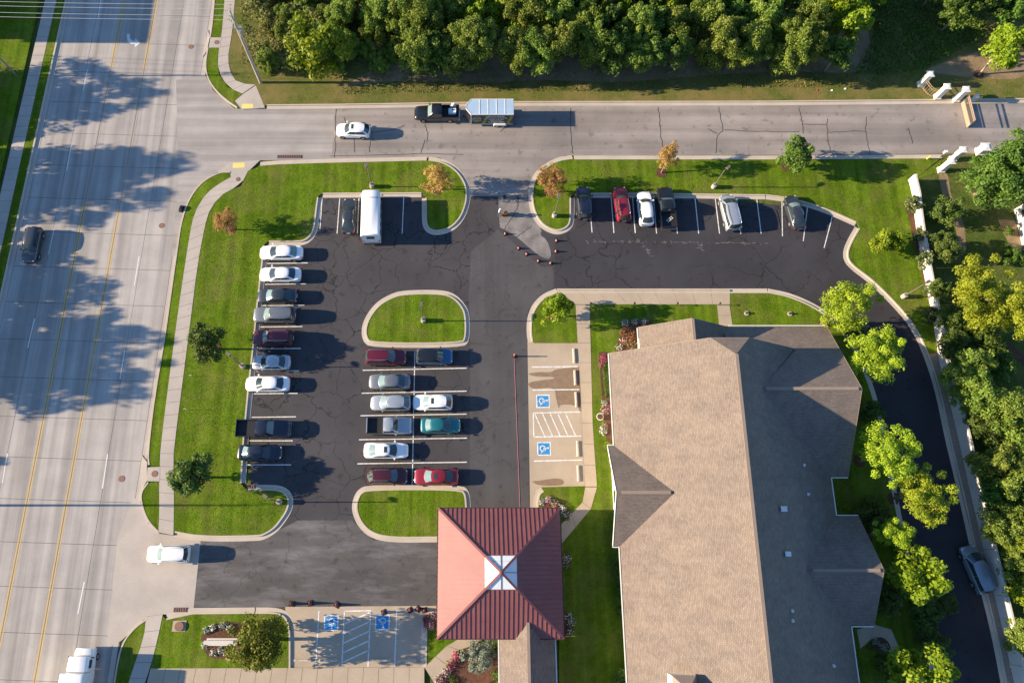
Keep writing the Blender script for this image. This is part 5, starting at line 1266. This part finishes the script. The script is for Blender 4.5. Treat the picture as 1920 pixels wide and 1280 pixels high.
# bushes along the boundary wall
for px, py in ((1713,384),(1727,438),(1737,488),(1749,541),(1752,590)):
    bush('magnolia', (px, py), 1.25, 'glossy-leaved rounded bush growing against the pale boundary wall', 'bushes along the boundary wall')
tree('juniper',(1777,396),2.2,2.1,'dark juniper by the garden lawn with its shadow on the grass',cat='shrub',name='juniper')
tree('juniper',(1776,460),2.2,2.1,'dark juniper beside the strip of garden path',cat='shrub',name='juniper')
bush('shrub',(1890,435),.8,'small clipped round bush in the bed before the white house')
bush('green',(1900,480),1.5,'leafy green shrub below the white house bed')
tree('big',(1885,325),5.5,4.9,'large spreading tree at the garden edge beside the side road gate')
tree('pine',(1845,545),6.0,4.2,'broad yellow pine in the garden behind the boundary wall')
tree('pine',(1905,590),6.0,3.4,'yellow pine at the edge of the garden lawn')
for px, py, k_, r_ in ((1835,630,'green',2.6),(1790,640,'dark',2.2),(1812,690,'wood',2.8),(1870,690,'green',2.4),(1838,745,'wood',2.8),(1880,770,'wood',3.0),(1905,830,'wood',3.2),(1850,800,'dark',2.6),(1868,870,'wood',2.8),(1910,920,'wood',3.2),(1878,930,'green',2.4),(1890,985,'wood',2.8),(1925,1010,'lime',2.8),(1912,1060,'wood',2.6),(1935,1120,'lime',2.6),(1930,1200,'wood',2.6),(1780,600,'dark',1.9),(1765,545,'dark',1.5)):
    tree(k_, (px, py), 2.6 if r_ < 2.7 else 3.2, r_, 'leafy tree in the belt of trees behind the boundary wall', 'trees behind the boundary wall')
# wood north of the side road
wr = random.Random(11)
for row, (y0, xs, xe) in enumerate(((92,775,1600),(40,735,1640),(-15,710,1640),(-70,700,1640),(-128,700,1640))):
    x = xs+(row % 2)*28
    while x < xe:
        r_ = wr.uniform(2.5, 3.3)
        tree(wr.choice(('wood','wood','wood','green','lime' if row > 0 else 'wood')), (x+wr.uniform(-12,12), y0+wr.uniform(-13,13)), 4.2+wr.uniform(-.6,.9), r_, 'tree in the dense green wood along the side road', 'trees of the wood along the side road', squash=wr.uniform(.9,1.35))
        x += wr.uniform(40, 53)
tree('lime',(592,88),4.6,4.6,'broad bright yellow-green tree at the near edge of the wood',base=(622,130))
tree('lime',(1882,85),4.0,3.3,'yellow-green leaning tree beside the gate',base=(1835,140),bark='bark_pale')
for px, py, r_ in ((1800,20,2.6),(1850,0,3.0),(1905,20,3.0),(1760,-25,2.6),(1830,-60,3.0),(1900,-60,3.2),(1935,60,2.6)):
    tree('green', (px, py), 3.8, r_, 'green tree in the thicket beyond the gate', 'thicket beyond the gate')
tree('wood',(705,25),3.8,2.6,'dark tree standing apart at the path into the wood'); tree('wood',(640,20),3.4,2.4,'dark tree behind the broad yellow-green tree')
# scrub between the corner and the wood
for i in range(95):
    px = wr.uniform(458, 700); py = wr.uniform(-60, 118) if px > 500 else wr.uniform(-60, 95)
    if px < 470+max(0, py)*.25 or (665 < px and py > 60): continue
    bush('scrub' if wr.random() < .7 else 'wood', (px, py), wr.uniform(1.1, 2.1), 'wild bush in the scrub beside the utility pole', 'wild bushes in the scrub')
for px, py in ((712,120),(690,95),(735,100),(720,70)): bush('wood', (px, py), 1.5, 'low bush at the shaded path into the wood', 'low bushes at the wood path')
# ivy-covered hollow
def cover_leaves(name, pts, n, hmax, size, mat, seed, z=LAWN_Z):
    rng = np.random.default_rng(seed); poly = W(pts); xs = [p[0] for p in poly]; ys = [p[1] for p in poly]; out = []
    def inside(x, y):
        c = False; j = len(poly)-1
        for i in range(len(poly)):
            if (poly[i][1] > y) != (poly[j][1] > y) and x < (poly[j][0]-poly[i][0])*(y-poly[i][1])/(poly[j][1]-poly[i][1])+poly[i][0]: c = not c
            j = i
        return c
    while len(out) < n:
        x, y = rng.uniform(min(xs), max(xs)), rng.uniform(min(ys), max(ys))
        if inside(x, y): out.append((x, y, z+hmax*(.5+.5*math.sin(x*1.3+2*math.sin(y*.9)))*rng.random()))
    C = np.array(out); m = len(C); Nn = unit(rng.normal(size=(m, 3))*.6+np.array([0, 0, .8])); t = np.clip(.5+.2*np.sin(C[:, 0]*.9)+rng.normal(0, .2, m), 0, 1)
    return link(name, leaf_mesh(name, C, Nn, size*rng.uniform(.6, 1.3, m), t, mat, rng))
o = cover_leaves('ground_cover', [(1600,140),(1640,142),(1720,135),(1770,110),(1850,70),(1840,-60),(1610,-60),(1640,60)], 12000, .8, .16, 'leaf_green', 5); o['kind'] = 'stuff'; tag(o, 'leafy ground cover filling the hollow beside the wood', 'ground cover')
o = cover_leaves('undergrowth', [(452,120),(470,130),(640,150),(690,140),(690,-60),(450,-60)], 9000, .5, .11, 'leaf_scrub', 6); o['kind'] = 'stuff'; tag(o, 'weedy undergrowth below the wild bushes', 'undergrowth')
o = cover_leaves('dry_tufts', [(640,150),(690,130),(760,128),(1600,120),(1700,140),(1700,165),(1340,165),(1160,172),(900,172),(640,178)], 9000, .14, .10, 'leaf_scrub', 16); o['kind'] = 'stuff'; tag(o, 'dry grass tufts along the edge of the wood', 'dry grass')
# grass tufts give the mown lawn a broken surface
for nm, pts, n in (('lawn_tufts', [(470,330),(590,310),(790,306),(850,330),(870,370),(800,425),(798,355),(598,355),(585,430),(490,450),(470,640),(446,905),(520,920),(535,950),(480,1000),(340,995),(340,640),(380,440)], 9000),
                   ('lawn_tufts', [(1080,300),(1740,296),(1700,345),(1716,470),(1735,560),(1700,580),(1600,470),(1615,415),(1480,366),(1080,362)], 8000)):
    o = cover_leaves(nm, pts, n, .05, .045, 'leaf_green', n); o['kind'] = 'stuff'
# flower beds
def bed(label, pts, plants, mulch=True, seed=1, z=LAWN_Z):
    cx = sum(p[0] for p in pts)/len(pts); cy = sum(p[1] for p in pts)/len(pts); x, y = at(cx, cy)
    o = thing('flower_bed', label, 'flower bed', (x, y, z)); p = [(a-x, b-y) for a, b in chaikin(W(pts)+[W(pts)[0]], 2)[:-1]]
    MB().prism(p, -.02, .03).obj('mulch', 'mulch', o)
    rng = np.random.default_rng(seed)
    for (px, py, r_, kinds) in plants:
        ax, ay = at(px, py); n = int(240*r_*r_)+60
        for kd, fr in kinds:
            m = max(12, int(n*fr)); d = unit(rng.normal(size=(m, 3))); d[:, 2] = abs(d[:, 2])
            C = d*(r_*rng.uniform(.4, 1.0, m)[:, None])*np.array([1, 1, .75])+np.array([ax-x, ay-y, .05])
            Nn = unit(d+rng.normal(size=(m, 3))*.5); link('flowers' if kd.startswith('flower') else 'foliage', leaf_mesh(kd, C, Nn, .07*rng.uniform(.7, 1.4, m), np.clip(rng.normal(.5, .25, m), 0, 1), kd, rng), o)['kind'] = 'stuff'
    return o
G, PK, WH, RD_ = 'leaf_green', 'flower_pink', 'flower_white', 'flower_red'
bed('red and white planting at the corner of the building entrance', [(1168,608),(1196,600),(1230,602),(1197,618),(1198,655),(1150,662),(1160,640)],
    [(1172,606,.6,((WH,.4),('leaf_sage',.6))),(1190,604,.6,((WH,.4),('leaf_sage',.6))),(1208,604,.6,((WH,.5),(PK,.2),(G,.3))),(1172,625,.7,((RD_,.7),(G,.3))),(1185,632,.8,((RD_,.8),(G,.3))),(1180,645,.8,((RD_,.6),(G,.4),(WH,.1))),(1168,640,.6,((WH,.3),(RD_,.5))),(1160,652,.5,((WH,.7),(G,.3)))], seed=3)
bed('pink and white flowers along the west wall with box hedges', [(1122,660),(1146,660),(1150,835),(1136,835),(1128,740)],
    [(1130,683,.8,((PK,.9),(G,.4))),(1131,672,.6,((RD_,.5),(PK,.5))),(1132,757,.5,((WH,.7),(G,.4))),(1136,768,.7,((PK,.7),(WH,.3),(G,.3))),(1131,802,.6,((WH,.7),(RD_,.3),(G,.3))),(1130,810,.5,((WH,.8),(G,.2)))], seed=4)
bed('white and pink flowers at the tip of the walk by the canopy', [(1010,935),(1035,932),(1060,945),(1072,965),(1060,978),(1050,952),(1010,951)], [(1016,940,.5,((WH,.8),(G,.4))),(1028,938,.6,((WH,.6),(PK,.3),(G,.3))),(1042,944,.6,((RD_,.5),(WH,.4),(G,.3))),(1055,955,.6,((WH,.7),(G,.4))),(1062,966,.6,((WH,.6),(RD_,.3),(G,.4)))], seed=5)
bed('pink and white flowers in the kerbed planter at the canopy corner', [(793,1160),(805,1147),(821,1147),(821,1180),(797,1180)], [(800,1158,.5,((PK,.7),(G,.4))),(812,1155,.6,((WH,.6),(PK,.4),(G,.4))),(808,1170,.6,((WH,.5),(PK,.5),(G,.3))),(800,1172,.5,((PK,.6),(G,.4)))], seed=6)
bed('mulched bed of pink flowers and low shrubs south of the canopy', [(812,1282),(850,1235),(870,1210),(936,1205),(936,1288)], [(858,1228,.7,((PK,.9),(G,.4))),(846,1245,.7,((PK,.7),(G,.4))),(838,1258,.6,((WH,.5),(PK,.4),(G,.4))),(824,1275,.7,((PK,.4),(WH,.4),(G,.4))),(850,1275,.6,((G,1.2),)),(929,1262,.6,((G,1.2),)),(925,1212,.9,((G,1.2),))], seed=7)
mb_ = bed('oval mulch bed with white flowers around a pale stone sign', [(378,1190),(392,1170),(440,1164),(470,1170),(470,1230),(400,1236),(382,1220)], [(388,1180,.5,((WH,.5),('leaf_sage',.5),(G,.3))),(400,1176,.5,((WH,.8),(G,.4))),(418,1172,.5,((WH,.7),(G,.4))),(432,1176,.5,((WH,.8),(G,.4))),(386,1208,.5,((WH,.6),(G,.4))),(402,1222,.5,((WH,.6),(PK,.2),(G,.4))),(416,1218,.5,((WH,.7),(G,.4))),(425,1226,.4,((PK,.4),(WH,.4)))], seed=8)
x, y = at(418,1202); sg_ = thing('stone_sign', 'long low pale stone sign base in the oval flower bed', 'sign', (x, y, LAWN_Z+.02)); MB().box(0,0,.12,3.2,.75,.24).obj('plinth','wall_concrete',sg_); MB().box(0,.05,.75,2.9,.28,1.1).obj('slab','wall_concrete',sg_); MB().box(0,.05,1.34,3.05,.4,.08).obj('cap','wall_concrete',sg_)
bed('white flowers in the ring bed of the curved garden walk', [(1620,1215),(1645,1190),(1665,1200),(1672,1225),(1650,1222)], [(1640,1202,.5,((WH,.6),(G,.6))),(1655,1212,.6,((WH,.5),(G,.6))),(1630,1210,.5,((G,1.0),))], seed=9)
bed('white-flowered planting against the east side of the canopy', [(1056,1035),(1066,1030),(1072,1060),(1058,1072)], [(1062,1045,.6,((WH,.4),(G,.6))),(1061,1058,.6,((WH,.4),(RD_,.3),(G,.5)))], seed=10)
bed('curved white flower border at the canopy corner facing the building', [(1056,1150),(1070,1148),(1078,1170),(1068,1195),(1058,1195)], [(1066,1156,.6,((WH,.5),(G,.5))),(1072,1168,.6,((WH,.5),(G,.5))),(1068,1182,.6,((WH,.4),(RD_,.3),(G,.4)))], seed=11)
def hedge(label, p0, p1, w, h, group=None):
    a, b = at(*p0), at(*p1); cx, cy = (a[0]+b[0])/2, (a[1]+b[1])/2; L_ = math.dist(a, b); rz = math.atan2(b[1]-a[1], b[0]-a[0])
    o = thing('box_hedge', label, 'hedge', (cx, cy, LAWN_Z+.01), rz, group); rng = np.random.default_rng(int(p0[0]+p0[1])); m = int(900*L_*(w+h))
    C = rng.uniform(-1, 1, (m, 3))*np.array([L_/2, w/2, h/2]); f = rng.integers(0, 4, m)
    Nn = np.zeros((m, 3)); C[f == 0, 2] = h/2; Nn[f == 0, 2] = 1; C[f == 1, 1] = w/2; Nn[f == 1, 1] = 1; C[f == 2, 1] = -w/2; Nn[f == 2, 1] = -1; C[f == 3, 0] = np.sign(C[f == 3, 0])*L_/2; Nn[f == 3, 0] = 1
    C[:, 2] += h/2; C += rng.normal(0, .04, (m, 3)); Nn = unit(Nn+rng.normal(0, .5, (m, 3)))
    link('foliage', leaf_mesh('hedge_leaves', C, Nn, .07*rng.uniform(.6, 1.3, m), np.clip(rng.normal(.4, .2, m), 0, 1), 'leaf_green', rng), o); MB().box(0, 0, h*.45, L_*.94, w*.9, h*.8).obj('branches', 'bark', o)
hedge('clipped box hedge along the west wall between the flower groups', (1134,692), (1139,744), .55, .7); hedge('small square box hedge beside the pink flowers on the west wall', (1130,688), (1142,690), .5, .6)
for k in range(6): hedge('clipped square shrub in the shaded row along the west wall', (1156+k*1.6,1040+k*20), (1158+k*1.6,1052+k*20), .8, .8, 'clipped shrubs in the shaded row')
bush('lime',(1141,836),.7,'round yellow-green clipped bush at the corner of the white gable wall'); bush('shrub',(1170,1270),1.1,'round green bush at the foot of the west eave')
x, y = at(1123,783); o = thing('urn_planter', 'white round stone urn planter beside the west wall flowers', 'planter', (x, y, LAWN_Z)); MB().cyl(0,0,0,.12,.26,.2,16).cyl(0,0,.12,.6,.2,.42,18).obj('bowl','trim_white',o,40); MB().cyl(0,0,.55,.66,.36,.3,16).obj('soil','mulch',o)
# trees across the street: outside the photo, they throw the long shade over the road
for k, (py, X, h_, r_) in enumerate(((172,-74,10.5,4.6),(220,-77,9,4.0),(322,-75,12.5,4.8),(372,-77,12,4.6),(505,-74,9.0,3.6),(545,-72,9,3.8),(618,-73,10.5,4.6),(668,-73,12,5.0),(712,-75,12,4.8),(868,-72,6.2,2.0))):
    Y = at(0, py)[1]; o = thing('street_tree', 'leafy street tree on the lawn across the street', 'tree', (X, Y, LAWN_Z-.02), 0, 'trees across the street'); ms, R0 = CR['shade']
    cr = link('crown', ms[k % 3], o, (0, 0, h_-r_*.9), k*1.3); cr.scale = (r_/R0,)*3; trunk(h_-r_*.9, .26, (.2, .1), 'bark', o, r_*.6, 900+k)
for k, (py, X) in enumerate(((165,-66),(205,-66.5),(250,-66),(300,-66),(345,-65.5),(395,-65),(440,-64.5),(490,-64),(545,-63.5))):  # unseen shrubs added out of view, sized to shade the far lawn
    Y = at(0, py)[1]; o = thing('shade_shrub', 'unseen tall shrub added to shade the lawn across the street', 'shrub', (X, Y, LAWN_Z-.02), 0, 'added shade shrubs across the street')
    cr = link('crown', CR['green'][0][k % 3], o, (0, 0, 1.7), k*1.1); cr.scale = (.95, 1.25, .85); trunk(1.6, .09, (0, 0), 'bark', o, 1.2, 950+k)
